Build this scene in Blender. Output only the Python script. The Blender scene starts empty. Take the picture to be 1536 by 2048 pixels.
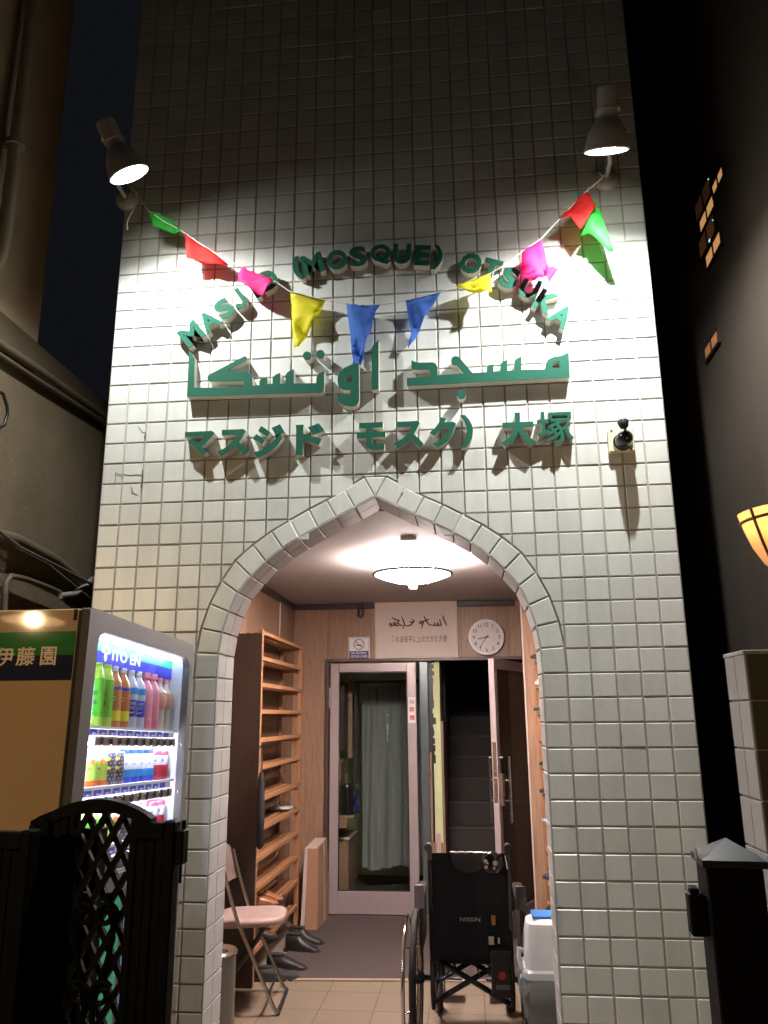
import bpy, bmesh, math, random
from math import radians, sin, cos, pi, atan2, sqrt
from mathutils import Vector, Matrix
random.seed(7)
S = bpy.context.scene
COL = S.collection

# ------------------------------------------------------------------ camera
CAM = Vector((1.70434523, -3.44440987, 1.55))
YAW, PITCH, ROLL = 1.05597208e-01, 1.82121361, -8.16364695e-03
F = 1593.55                                   # focal length in pixels of the 1536 x 2048 frame
RM = Matrix.Rotation(YAW, 3, 'Z') @ Matrix.Rotation(PITCH, 3, 'X') @ Matrix.Rotation(ROLL, 3, 'Z')
cd = bpy.data.cameras.new('camera')
cam = bpy.data.objects.new('camera', cd)
COL.objects.link(cam)
cam.matrix_world = Matrix.Translation(CAM) @ RM.to_4x4()
cd.sensor_fit = 'VERTICAL'
cd.sensor_height = 36.0
cd.lens = F / 2048 * 36.0
cd.clip_start = 0.05
cd.clip_end = 500
S.camera = cam

# ------------------------------------------------------------------ night sky and exposure
w = bpy.data.worlds.new('World')
S.world = w
w.use_nodes = True
bg = w.node_tree.nodes['Background']
bg.inputs['Color'].default_value = (0.0050, 0.0054, 0.0068, 1)
bg.inputs['Strength'].default_value = 1.0
S.view_settings.view_transform = 'Standard'
S.view_settings.look = 'None'
S.view_settings.exposure = 0.0
S.view_settings.gamma = 1.0
S.cycles.use_denoising = True
S.cycles.use_adaptive_sampling = False
S.cycles.max_bounces = 8
S.cycles.transparent_max_bounces = 12
S.cycles.sample_clamp_indirect = 4.0

# light levels of the lamps the photograph shows (watts / emission strengths)
P_SPOT_L, P_SPOT_R = 150.0, 245.0
E_CEIL = 235.0
E_TUBE = 15.0
P_STREET = 500.0
P_LANTERN = 5.0

# ------------------------------------------------------------------ pixel -> world helpers
def ray(x, y):
    return RM @ Vector(((x - 768) / F, (1024 - y) / F, -1.0))
def onY(x, y, Y):
    d = ray(x, y); return CAM + d * ((Y - CAM.y) / d.y)
def onX(x, y, X):
    d = ray(x, y); return CAM + d * ((X - CAM.x) / d.x)
def onZ(x, y, Z):
    d = ray(x, y); return CAM + d * ((Z - CAM.z) / d.z)
def atD(x, y, d):
    return CAM + ray(x, y) * d

# ------------------------------------------------------------------ materials
def mat(name, col, rough=0.5, metal=0.0, var=0.12, scale=8.0, bump=0.0, bscale=60.0, spec=0.5,
        emit=None, es=0.0, coat=0.0, stretch=None, island=0.0):
    m = bpy.data.materials.new(name)
    m.use_nodes = True
    nt = m.node_tree; N = nt.nodes; L = nt.links
    b = N['Principled BSDF']
    b.inputs['Roughness'].default_value = rough
    b.inputs['Metallic'].default_value = metal
    b.inputs['Specular IOR Level'].default_value = spec
    b.inputs['Coat Weight'].default_value = coat
    tc = N.new('ShaderNodeTexCoord')
    src = tc.outputs['Object']
    if stretch:
        mp = N.new('ShaderNodeMapping'); mp.inputs['Scale'].default_value = stretch
        L.new(src, mp.inputs['Vector']); src = mp.outputs['Vector']
    nz = N.new('ShaderNodeTexNoise')
    nz.inputs['Scale'].default_value = scale; nz.inputs['Detail'].default_value = 6
    nz.inputs['Roughness'].default_value = 0.65
    L.new(src, nz.inputs['Vector'])
    mx = N.new('ShaderNodeMix'); mx.data_type = 'RGBA'
    lo = [max(0, c * (1 - var)) for c in col]; hi = [min(1, c * (1 + var)) for c in col]
    mx.inputs[6].default_value = (*lo, 1); mx.inputs[7].default_value = (*hi, 1)
    L.new(nz.outputs['Fac'], mx.inputs[0])
    out = mx.outputs[2]
    if island:
        g = N.new('ShaderNodeNewGeometry')
        hs = N.new('ShaderNodeHueSaturation')
        mr = N.new('ShaderNodeMapRange')
        mr.inputs[3].default_value = 1 - island; mr.inputs[4].default_value = 1 + island * 0.5
        L.new(g.outputs['Random Per Island'], mr.inputs[0])
        L.new(mr.outputs[0], hs.inputs['Value']); L.new(out, hs.inputs['Color'])
        out = hs.outputs['Color']
    L.new(out, b.inputs['Base Color'])
    mr2 = N.new('ShaderNodeMapRange')
    dr = min(0.08, rough * 0.4); mr2.inputs[3].default_value = max(0.02, rough - dr); mr2.inputs[4].default_value = min(1, rough + dr)
    L.new(nz.outputs['Fac'], mr2.inputs[0]); L.new(mr2.outputs[0], b.inputs['Roughness'])
    if bump:
        n2 = N.new('ShaderNodeTexNoise'); n2.inputs['Scale'].default_value = bscale; n2.inputs['Detail'].default_value = 4
        L.new(src, n2.inputs['Vector'])
        bp = N.new('ShaderNodeBump'); bp.inputs['Strength'].default_value = bump; bp.inputs['Distance'].default_value = 0.01
        L.new(n2.outputs['Fac'], bp.inputs['Height']); L.new(bp.outputs['Normal'], b.inputs['Normal'])
    if emit:
        b.inputs['Emission Color'].default_value = (*emit, 1)
        b.inputs['Emission Strength'].default_value = es
    return m

def glass(name, tint=(0.9, 0.95, 0.95), refl=0.12, rough=0.02):
    m = bpy.data.materials.new(name); m.use_nodes = True
    nt = m.node_tree; N = nt.nodes; L = nt.links
    N.remove(N['Principled BSDF'])
    t = N.new('ShaderNodeBsdfTransparent'); t.inputs['Color'].default_value = (*tint, 1)
    g = N.new('ShaderNodeBsdfGlossy'); g.inputs['Roughness'].default_value = rough
    fr = N.new('ShaderNodeFresnel'); fr.inputs['IOR'].default_value = 1.45
    mx = N.new('ShaderNodeMixShader')
    ad = N.new('ShaderNodeMath'); ad.operation = 'MULTIPLY_ADD'
    ad.inputs[1].default_value = 2.5 * refl; ad.inputs[2].default_value = 0.0
    L.new(fr.outputs[0], ad.inputs[0]); L.new(ad.outputs[0], mx.inputs[0])
    L.new(t.outputs[0], mx.inputs[1]); L.new(g.outputs[0], mx.inputs[2])
    L.new(mx.outputs[0], N['Material Output'].inputs['Surface'])
    return m

def cloth(name, col, trans=0.5):
    m = bpy.data.materials.new(name); m.use_nodes = True
    nt = m.node_tree; N = nt.nodes; L = nt.links
    b = N['Principled BSDF']
    tc = N.new('ShaderNodeTexCoord')
    nz = N.new('ShaderNodeTexNoise'); nz.inputs['Scale'].default_value = 25
    L.new(tc.outputs['Object'], nz.inputs['Vector'])
    mx = N.new('ShaderNodeMix'); mx.data_type = 'RGBA'
    mx.inputs[6].default_value = (*[c * 0.85 for c in col], 1); mx.inputs[7].default_value = (*[min(1, c * 1.1) for c in col], 1)
    L.new(nz.outputs['Fac'], mx.inputs[0]); L.new(mx.outputs[2], b.inputs['Base Color'])
    b.inputs['Roughness'].default_value = 0.75
    tr = N.new('ShaderNodeBsdfTranslucent'); L.new(mx.outputs[2], tr.inputs['Color'])
    tp = N.new('ShaderNodeBsdfTransparent'); tp.inputs['Color'].default_value = (*[0.25 + 0.75 * c for c in col], 1)
    m1 = N.new('ShaderNodeMixShader'); m1.inputs[0].default_value = trans
    L.new(b.outputs[0], m1.inputs[1]); L.new(tr.outputs[0], m1.inputs[2])
    m2 = N.new('ShaderNodeMixShader'); m2.inputs[0].default_value = 0.22
    L.new(m1.outputs[0], m2.inputs[1]); L.new(tp.outputs[0], m2.inputs[2])
    L.new(m2.outputs[0], N['Material Output'].inputs['Surface'])
    return m

def emitter(name, col, s):
    m = bpy.data.materials.new(name); m.use_nodes = True
    nt = m.node_tree; N = nt.nodes; L = nt.links
    b = N['Principled BSDF']
    b.inputs['Base Color'].default_value = (*[min(1, c) * 0.8 for c in col], 1)
    tc = N.new('ShaderNodeTexCoord'); nz = N.new('ShaderNodeTexNoise'); nz.inputs['Scale'].default_value = 3
    L.new(tc.outputs['Object'], nz.inputs['Vector'])
    mr = N.new('ShaderNodeMapRange'); mr.inputs[3].default_value = s * 0.92; mr.inputs[4].default_value = s * 1.08
    L.new(nz.outputs['Fac'], mr.inputs[0])
    b.inputs['Emission Color'].default_value = (*col, 1)
    L.new(mr.outputs[0], b.inputs['Emission Strength'])
    return m

def wood(name, col, dark, rough=0.5, axis=(14, 14, 1.2), groove=0.0):
    m = bpy.data.materials.new(name); m.use_nodes = True
    nt = m.node_tree; N = nt.nodes; L = nt.links
    b = N['Principled BSDF']; b.inputs['Roughness'].default_value = rough
    tc = N.new('ShaderNodeTexCoord'); mp = N.new('ShaderNodeMapping'); mp.inputs['Scale'].default_value = axis
    L.new(tc.outputs['Object'], mp.inputs['Vector'])
    n1 = N.new('ShaderNodeTexNoise'); n1.inputs['Scale'].default_value = 3.5; n1.inputs['Detail'].default_value = 9
    n1.inputs['Roughness'].default_value = 0.7; n1.inputs['Distortion'].default_value = 0.6
    L.new(mp.outputs[0], n1.inputs['Vector'])
    cr = N.new('ShaderNodeValToRGB')
    cr.color_ramp.elements[0].position = 0.3; cr.color_ramp.elements[0].color = (*dark, 1)
    cr.color_ramp.elements[1].position = 0.65; cr.color_ramp.elements[1].color = (*col, 1)
    L.new(n1.outputs['Fac'], cr.inputs[0])
    g = N.new('ShaderNodeNewGeometry'); hs = N.new('ShaderNodeHueSaturation'); mr = N.new('ShaderNodeMapRange')
    mr.inputs[3].default_value = 0.8; mr.inputs[4].default_value = 1.15
    L.new(g.outputs['Random Per Island'], mr.inputs[0]); L.new(mr.outputs[0], hs.inputs['Value'])
    L.new(cr.outputs[0], hs.inputs['Color']); L.new(hs.outputs[0], b.inputs['Base Color'])
    bp = N.new('ShaderNodeBump'); bp.inputs['Strength'].default_value = 0.15; bp.inputs['Distance'].default_value = 0.004
    L.new(n1.outputs['Fac'], bp.inputs['Height']); L.new(bp.outputs[0], b.inputs['Normal'])
    return m

def tilefloor(name, col, mortar, size=0.3, off=(0, 0, 0)):
    m = mat(name, col, 0.45, var=0.2, scale=14, bump=0.15, bscale=120)
    nt = m.node_tree; N = nt.nodes; L = nt.links
    b = N['Principled BSDF']
    old = b.inputs['Base Color'].links[0].from_socket
    tc = N.new('ShaderNodeTexCoord'); mp = N.new('ShaderNodeMapping'); mp.inputs['Location'].default_value = off
    L.new(tc.outputs['Object'], mp.inputs['Vector'])
    br = N.new('ShaderNodeTexBrick')
    br.offset = 0.0; br.inputs['Scale'].default_value = 1.0
    br.inputs['Brick Width'].default_value = size; br.inputs['Row Height'].default_value = size
    br.inputs['Mortar Size'].default_value = 0.004; br.inputs['Mortar Smooth'].default_value = 0.3
    br.inputs['Color1'].default_value = (1, 1, 1, 1); br.inputs['Color2'].default_value = (0.82, 0.82, 0.82, 1)
    br.inputs['Mortar'].default_value = (*mortar, 1)
    L.new(mp.outputs[0], br.inputs['Vector'])
    mu = N.new('ShaderNodeMix'); mu.data_type = 'RGBA'; mu.blend_type = 'MULTIPLY'; mu.inputs[0].default_value = 1
    L.new(old, mu.inputs[6]); L.new(br.outputs['Color'], mu.inputs[7]); L.new(mu.outputs[2], b.inputs['Base Color'])
    return m

M = {}
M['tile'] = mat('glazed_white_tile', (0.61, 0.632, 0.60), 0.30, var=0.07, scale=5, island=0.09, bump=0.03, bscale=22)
def weather(m, amt=0.16, speck=0.35):
    nt = m.node_tree; N = nt.nodes; L = nt.links; b = N['Principled BSDF']
    src = b.inputs['Base Color'].links[0].from_socket
    tc = N.new('ShaderNodeTexCoord'); mp = N.new('ShaderNodeMapping'); mp.inputs['Scale'].default_value = (5.0, 5.0, 0.75)
    L.new(tc.outputs['Object'], mp.inputs['Vector'])
    n1 = N.new('ShaderNodeTexNoise'); n1.inputs['Scale'].default_value = 1.6; n1.inputs['Detail'].default_value = 7; n1.inputs['Roughness'].default_value = 0.7
    L.new(mp.outputs[0], n1.inputs['Vector'])
    r1 = N.new('ShaderNodeMapRange'); r1.inputs[1].default_value = 0.42; r1.inputs[2].default_value = 0.75; r1.inputs[3].default_value = 1.0; r1.inputs[4].default_value = 1 - amt
    L.new(n1.outputs['Fac'], r1.inputs[0])
    n2 = N.new('ShaderNodeTexNoise'); n2.inputs['Scale'].default_value = 190; n2.inputs['Detail'].default_value = 2
    L.new(tc.outputs['Object'], n2.inputs['Vector'])
    r2 = N.new('ShaderNodeMapRange'); r2.inputs[1].default_value = 0.68; r2.inputs[2].default_value = 0.76; r2.inputs[3].default_value = 1.0; r2.inputs[4].default_value = 1 - speck
    L.new(n2.outputs['Fac'], r2.inputs[0])
    mu = N.new('ShaderNodeMath'); mu.operation = 'MULTIPLY'; L.new(r1.outputs[0], mu.inputs[0]); L.new(r2.outputs[0], mu.inputs[1])
    hs = N.new('ShaderNodeHueSaturation'); L.new(src, hs.inputs['Color']); L.new(mu.outputs[0], hs.inputs['Value']); L.new(hs.outputs[0], b.inputs['Base Color'])
weather(M['tile'])
M['grout'] = mat('grey_grout', (0.36, 0.345, 0.31), 0.9, var=0.3, scale=18, bump=0.3, bscale=90)
M['grout_pale'] = mat('pale_grout_bead', (0.42, 0.42, 0.36), 0.8, var=0.25, scale=20)
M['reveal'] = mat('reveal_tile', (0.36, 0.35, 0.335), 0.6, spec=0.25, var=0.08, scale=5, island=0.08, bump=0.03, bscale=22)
M['letter_side'] = mat('cream_letter_side', (0.62, 0.60, 0.52), 0.5, var=0.15, scale=14)
M['letter_face'] = mat('green_letter_face', (0.013, 0.092, 0.060), 0.7, var=0.15, scale=9, spec=0.12)
M['crack'] = mat('dark_crack', (0.10, 0.09, 0.07), 0.9, var=0.3)
M['ceiling'] = mat('painted_ceiling', (0.38, 0.355, 0.345), 0.75, var=0.08, scale=3, bump=0.05)
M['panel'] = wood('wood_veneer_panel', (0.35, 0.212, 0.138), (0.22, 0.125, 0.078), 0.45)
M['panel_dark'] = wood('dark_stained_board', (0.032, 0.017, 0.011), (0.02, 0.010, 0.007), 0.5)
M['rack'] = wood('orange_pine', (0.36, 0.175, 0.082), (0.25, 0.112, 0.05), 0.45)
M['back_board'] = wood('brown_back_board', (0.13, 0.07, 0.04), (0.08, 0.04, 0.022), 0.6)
M['trim_dark'] = mat('dark_brown_trim', (0.03, 0.022, 0.02), 0.5)
M['trim_purple'] = mat('brown_door_casing', (0.075, 0.045, 0.045), 0.4)
M['alu'] = mat('pinkish_anodised_aluminium', (0.42, 0.35, 0.35), 0.38, metal=0.35, var=0.08, scale=30, stretch=(1, 1, 0.05))
M['steel'] = mat('brushed_steel', (0.55, 0.53, 0.5), 0.25, metal=1.0, var=0.1, scale=40)
M['chrome'] = mat('chrome', (0.75, 0.74, 0.72), 0.12, metal=1.0, var=0.04)
M['black'] = mat('black_plastic', (0.012, 0.012, 0.013), 0.42, var=0.2)
M['black_gloss'] = mat('black_gloss', (0.01, 0.01, 0.011), 0.15, var=0.2)
M['blackcloth'] = mat('black_nylon', (0.010, 0.010, 0.012), 0.8, var=0.3, bump=0.3, bscale=200)
M['rubber'] = mat('black_rubber', (0.02, 0.019, 0.018), 0.75, var=0.3, bump=0.4, bscale=150)
M['gate'] = mat('black_cast_aluminium', (0.0018, 0.0018, 0.0021), 0.6, var=0.25, scale=30, spec=0.12)
M['white'] = mat('white_plastic', (0.84, 0.82, 0.80), 0.4, var=0.05)
M['offwhite'] = mat('off_white_paper', (0.60, 0.50, 0.44), 0.85, var=0.05)
M['paper'] = mat('white_sticker', (0.72, 0.68, 0.66), 0.6, var=0.04)
M['ink'] = mat('black_ink', (0.02, 0.018, 0.018), 0.7)
M['blue_ink'] = mat('navy_ink', (0.03, 0.05, 0.16), 0.6)
M['red_ink'] = mat('red_ink', (0.55, 0.03, 0.05), 0.6)
M['pink'] = mat('pink_vinyl', (0.33, 0.235, 0.21), 0.45, var=0.06, bump=0.08, bscale=120)
M['carpet'] = mat('brown_carpet', (0.066, 0.047, 0.044), 0.98, var=0.35, scale=60, bump=0.6, bscale=260)
M['floor'] = tilefloor('beige_floor_tile', (0.215, 0.165, 0.12), (0.42, 0.38, 0.33), 0.3, (0.085, 0.13, 0))
M['asphalt'] = mat('asphalt', (0.05, 0.048, 0.046), 0.9, var=0.4, scale=40, bump=0.5, bscale=200)
M['card'] = mat('brown_cardboard', (0.30, 0.165, 0.095), 0.9, var=0.15, scale=6)
M['tape'] = mat('pale_packing_tape', (0.48, 0.36, 0.33), 0.4)
M['green_paint'] = mat('pale_green_paint', (0.58, 0.62, 0.34), 0.6, var=0.15, scale=4)
M['curtain'] = mat('grey_green_curtain', (0.50, 0.54, 0.50), 0.9, var=0.1, scale=20, bump=0.2, bscale=150)
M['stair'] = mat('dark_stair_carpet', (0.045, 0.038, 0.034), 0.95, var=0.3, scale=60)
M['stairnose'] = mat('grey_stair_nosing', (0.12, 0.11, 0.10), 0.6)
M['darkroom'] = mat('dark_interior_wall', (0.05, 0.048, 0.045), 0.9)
M['greymetal'] = mat('blue_grey_metal', (0.16, 0.19, 0.20), 0.3, metal=0.6, var=0.15)
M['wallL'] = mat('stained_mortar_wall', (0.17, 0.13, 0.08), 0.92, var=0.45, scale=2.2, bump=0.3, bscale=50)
M['wallL_lit'] = mat('stained_wall_lightened', (0.46, 0.37, 0.25), 0.92, var=0.35, scale=2.0, bump=0.3, bscale=50)  # the wall below in a lighter colour, with missing lamplight painted in
M['pipe'] = mat('painted_pipe', (0.13, 0.105, 0.07), 0.6, var=0.25, scale=9)
M['neigh'] = mat('brown_neighbour_wall', (0.045, 0.032, 0.022), 0.9, var=0.2, scale=3, bump=0.15)
M['vm_body'] = mat('cream_machine_panel', (0.80, 0.57, 0.32), 0.035, var=0.04, scale=2)
M['vm_frame'] = mat('grey_beige_machine_door', (0.125, 0.118, 0.112), 0.55, var=0.08, spec=0.2)
M['vm_in'] = mat('white_display_liner', (0.78, 0.80, 0.86), 0.4, var=0.03)
M['vm_green'] = mat('green_stripe', (0.05, 0.33, 0.06), 0.035, var=0.04)
M['vm_navy'] = mat('navy_stripe', (0.035, 0.04, 0.09), 0.035, var=0.04)
M['hdr_green'] = mat('header_green', (0.02, 0.42, 0.20), 0.35, var=0.03, emit=(0.02, 0.8, 0.4), es=0.35)
M['hdr_blue'] = mat('header_blue', (0.025, 0.04, 0.52), 0.35, var=0.03, emit=(0.03, 0.05, 0.9), es=0.35)
M['hdr_white'] = mat('header_white', (0.8, 0.82, 0.85), 0.35, var=0.02, emit=(0.8, 0.85, 1), es=0.5)
M['glass'] = glass('machine_glass', (0.97, 0.98, 0.99), 0.08)
M['doorglass'] = glass('door_glass', (0.95, 0.97, 0.96), 0.1)
M['doorglass_dark'] = glass('smoked_door_glass', (0.45, 0.42, 0.42), 0.3)
M['lampshade'] = mat('grey_enamel_shade', (0.50, 0.47, 0.42), 0.45, var=0.2, scale=14, metal=0.2)
M['string'] = mat('white_string', (0.6, 0.58, 0.54), 0.9)
M['e_spot'] = emitter('spot_bulb_glow', (1.0, 0.97, 0.90), 60.0)
M['e_ceil'] = emitter('ceiling_lamp_glow', (1.0, 0.85, 0.80), E_CEIL)
M['e_tube'] = emitter('white_tube_glow', (0.82, 0.86, 1.0), E_TUBE)
M['e_lantern'] = emitter('amber_lantern_glow', (1.0, 0.52, 0.16), 2.2)
M['e_street'] = emitter('street_lamp_glow', (1.0, 0.62, 0.28), 120.0)
M['e_win'] = emitter('warm_window_glow', (1.0, 0.50, 0.18), 0.5)
M['e_win_dim'] = emitter('dim_window_glow', (1.0, 0.42, 0.16), 0.015)
M['e_led'] = emitter('cyan_indicator_glow', (0.4, 0.95, 1.0), 1.2)
M['brownband'] = mat('brown_lantern_rim', (0.13, 0.06, 0.03), 0.4)
for nm, c in (('red', (0.85, 0.04, 0.035)), ('green', (0.05, 0.62, 0.08)), ('magenta', (0.88, 0.06, 0.34)),
              ('yellow', (0.85, 0.80, 0.05)), ('blue', (0.10, 0.27, 0.74))):
    M['flag_' + nm] = cloth('flag_cloth_' + nm, c, 0.45)
M['lantern_bowl'] = cloth('frosted_lantern_bowl', (0.80, 0.62, 0.42), 0.65)

# ------------------------------------------------------------------ mesh builder
class MB:
    def __init__(s): s.bm = bmesh.new(); s.mi = 0
    def _mark(s, faces):
        for f in faces: f.material_index = s.mi
    def box(s, a, b, bev=0.0, mx=None, seg=1):
        a = Vector(a); b = Vector(b); c = (a + b) / 2; d = b - a
        r = bmesh.ops.create_cube(s.bm, size=1.0)
        vs = r['verts']
        for v in vs: v.co = Vector((v.co.x * d.x, v.co.y * d.y, v.co.z * d.z)) + c
        es = list({e for v in vs for e in v.link_edges})
        if bev:
            r2 = bmesh.ops.bevel(s.bm, geom=es, offset=min(bev, min(abs(d.x), abs(d.y), abs(d.z)) * 0.45), segments=seg, affect='EDGES', profile=0.5)
            vs = list({v for f in r2['faces'] for v in f.verts} | {v for v in vs if v.is_valid})
        if mx is not None:
            for v in vs: v.co = mx @ v.co
        s._mark({f for v in vs for f in v.link_faces})
        return s
    def face(s, pts):
        vs = [s.bm.verts.new(p) for p in pts]
        f = s.bm.faces.new(vs); f.material_index = s.mi
        return f
    def hexa(s, A, B):      # two rings of points joined into a solid
        n = len(A)
        va = [s.bm.verts.new(p) for p in A]; vb = [s.bm.verts.new(p) for p in B]
        fs = [s.bm.faces.new(va), s.bm.faces.new(vb[::-1])]
        for i in range(n):
            j = (i + 1) % n
            fs.append(s.bm.faces.new((va[j], va[i], vb[i], vb[j])))
        s._mark(fs)
        return va, vb, fs
    def slab(s, front, depth_vec, bev=0.003):   # polygon front face, bevelled rim, extruded backwards
        c = sum((Vector(p) for p in front), Vector()) / len(front)
        d = Vector(depth_vec)
        n = len(front)
        f2 = []
        for i in range(n):
            p = Vector(front[i]); q = Vector(front[i - 1]); r = Vector(front[(i + 1) % n])
            e1 = (q - p); e2 = (r - p)
            if e1.length < 1e-5 or e2.length < 1e-5: f2.append(p.copy()); continue
            e1.normalize(); e2.normalize()
            sn = max(0.35, e1.cross(e2).length)
            f2.append(p + (e1 + e2) * (bev / sn))
        dn = d.normalized()
        v0 = [s.bm.verts.new(p) for p in f2]
        v1 = [s.bm.verts.new(Vector(p) + dn * bev) for p in front]
        v2 = [s.bm.verts.new(Vector(p) + d) for p in front]
        fs = [s.bm.faces.new(v0)]
        for a, b in ((v0, v1), (v1, v2)):
            for i in range(n):
                j = (i + 1) % n
                fs.append(s.bm.faces.new((a[j], a[i], b[i], b[j])))
        s._mark(fs)
    def tube(s, pts, r, seg=10, closed=False, cap=True):
        pts = [Vector(p) for p in pts]; n = len(pts)
        rr = r if isinstance(r, (list, tuple)) else [r] * n
        rings = []; up = None
        for i, p in enumerate(pts):
            if closed: t = pts[(i + 1) % n] - pts[i - 1]
            else: t = pts[min(i + 1, n - 1)] - pts[max(i - 1, 0)]
            if t.length < 1e-9: t = Vector((0, 0, 1))
            t.normalize()
            if up is None:
                up = Vector((0, 0, 1)) if abs(t.z) < 0.9 else Vector((1, 0, 0))
            a = up - t * up.dot(t)
            if a.length < 1e-6: a = t.orthogonal()
            a.normalize(); b = t.cross(a); up = a
            rings.append([s.bm.verts.new(p + (a * cos(2 * pi * k / seg) + b * sin(2 * pi * k / seg)) * rr[i]) for k in range(seg)])
        fs = []
        for i in range(n if closed else n - 1):
            A = rings[i]; B = rings[(i + 1) % n]
            for k in range(seg):
                fs.append(s.bm.faces.new((A[k], A[(k + 1) % seg], B[(k + 1) % seg], B[k])))
        if cap and not closed:
            fs.append(s.bm.faces.new(rings[0][::-1])); fs.append(s.bm.faces.new(rings[-1]))
        s._mark(fs)
        return s
    def lathe(s, prof, c=(0, 0, 0), mx=None, seg=28):   # prof: (radius, height) pairs about +Z
        c = Vector(c); rings = []
        for r, h in prof:
            if r < 1e-6:
                p = Vector((0, 0, h)); p = (mx @ p if mx is not None else p) + c
                rings.append([s.bm.verts.new(p)])
            else:
                ring = []
                for k in range(seg):
                    p = Vector((r * cos(2 * pi * k / seg), r * sin(2 * pi * k / seg), h))
                    p = (mx @ p if mx is not None else p) + c
                    ring.append(s.bm.verts.new(p))
                rings.append(ring)
        fs = []
        for A, B in zip(rings, rings[1:]):
            if len(A) == 1 and len(B) == 1: continue
            for k in range(seg):
                j = (k + 1) % seg
                if len(A) == 1: fs.append(s.bm.faces.new((A[0], B[k], B[j])))
                elif len(B) == 1: fs.append(s.bm.faces.new((A[k], A[j], B[0])))
                else: fs.append(s.bm.faces.new((A[k], A[j], B[j], B[k])))
        s._mark(fs)
        return s
    def grid(s, fn, nu, nv):
        V = [[s.bm.verts.new(fn(i / nu, j / nv)) for j in range(nv + 1)] for i in range(nu + 1)]
        fs = [s.bm.faces.new((V[i][j], V[i + 1][j], V[i + 1][j + 1], V[i][j + 1])) for i in range(nu) for j in range(nv)]
        s._mark(fs)
        return s
    def mesh(s, name, mats, off=(0, 0, 0), smooth=False, recalc=True):
        off = Vector(off)
        for v in s.bm.verts: v.co -= off
        if recalc: bmesh.ops.recalc_face_normals(s.bm, faces=s.bm.faces)
        me = bpy.data.meshes.new(name)
        s.bm.to_mesh(me); s.bm.free()
        for m in (mats if isinstance(mats, (list, tuple)) else [mats]): me.materials.append(M[m] if isinstance(m, str) else m)
        if smooth:
            for p in me.polygons: p.use_smooth = True
            try: me.set_sharp_from_angle(angle=radians(40))
            except Exception: pass
        return me

ROOTLOC = {}
def tag(o, label=None, cat=None, group=None, kind=None):
    if label: o['label'] = label
    if cat: o['category'] = cat
    if group: o['group'] = group
    if kind: o['kind'] = kind
    return o
def thing(name, label, cat, loc=(0, 0, 0), group=None):
    o = bpy.data.objects.new(name, None); COL.objects.link(o)
    o.empty_display_size = 0.1
    o.location = loc; ROOTLOC[o.name] = Vector(loc)
    return tag(o, label, cat, group)
def part(name, mb, m, parent, smooth=False, label=None):
    root = parent
    while root.parent: root = root.parent
    off = ROOTLOC.get(root.name, Vector())
    me = mb.mesh(name, m, off, smooth) if isinstance(mb, MB) else mb
    o = bpy.data.objects.new(name, me); COL.objects.link(o); o.parent = parent
    if label: o['label'] = label
    return o
def solo(name, mb, m, label, cat, loc, group=None, smooth=False):
    me = mb.mesh(name, m, loc, smooth)
    o = bpy.data.objects.new(name, me); COL.objects.link(o); o.location = loc
    ROOTLOC[o.name] = Vector(loc)
    return tag(o, label, cat, group)
def struct(name, mb, m, smooth=False):
    o = bpy.data.objects.new(name, mb.mesh(name, m, (0, 0, 0), smooth)); COL.objects.link(o); o['kind'] = 'structure'
    return o
def copy_tree(o, parent=None):
    c = o.copy(); COL.objects.link(c)
    if parent is not None: c.parent = parent
    for ch in list(o.children): copy_tree(ch, c)
    return c

# text: glyph outlines come from Blender's built-in font
_tc = {}
def glyph(body, bold=0.0, ext=0.0, res=3):
    k = (body, bold, ext, res)
    if k in _tc: return _tc[k]
    c = bpy.data.curves.new('t', 'FONT'); c.body = body; c.offset = bold; c.extrude = ext; c.resolution_u = res
    o = bpy.data.objects.new('t', c); COL.objects.link(o)
    bpy.context.view_layer.update()
    dg = bpy.context.evaluated_depsgraph_get()
    me = bpy.data.meshes.new_from_object(o.evaluated_get(dg))
    vs = [v.co.copy() for v in me.vertices]; fs = [list(p.vertices) for p in me.polygons]
    bpy.data.objects.remove(o); bpy.data.curves.remove(c); bpy.data.meshes.remove(me)
    x0 = min(v.x for v in vs); x1 = max(v.x for v in vs); y0 = min(v.y for v in vs); y1 = max(v.y for v in vs)
    _tc[k] = (vs, fs, x0, x1, y0, y1)
    return _tc[k]
def put_text(mb, body, origin, ux, uy, un, width=None, height=None, bold=0.0, thick=0.0015, fit=True):
    """glyphs centred at origin; ux / uy unit directions, un towards the reader"""
    vs, fs, x0, x1, y0, y1 = glyph(body, bold, 1.0)
    sx = sy = None
    if height: sy = height / (y1 - y0)
    if width: sx = width / (x1 - x0)
    if sx is None: sx = sy
    if sy is None: sy = sx
    cx, cy = (x0 + x1) / 2, (y0 + y1) / 2
    O = Vector(origin); ux = Vector(ux); uy = Vector(uy); un = Vector(un)
    nv = [mb.bm.verts.new(O + ux * ((v.x - cx) * sx) + uy * ((v.y - cy) * sy) + un * (v.z * thick / 2)) for v in vs]
    for f in fs:
        try: mb.bm.faces.new([nv[i] for i in f]).material_index = mb.mi
        except ValueError: pass

def put_heavy(mb, body, origin, ux, uy, un, width, height, thick, k=0.022):
    """dense characters made heavier by overlaying slightly shifted copies, each a hair thinner than the last"""
    ux = Vector(ux); uy = Vector(uy)
    for i, (dx, dy) in enumerate(((0, 0), (1, 0), (-1, 0), (0, 1), (0, -1))):
        put_text(mb, body, Vector(origin) + ux * (dx * k * width) + uy * (dy * k * height), ux, uy, un, width=width, height=height, bold=0.0, thick=thick * (1 - 0.03 * i))

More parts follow.
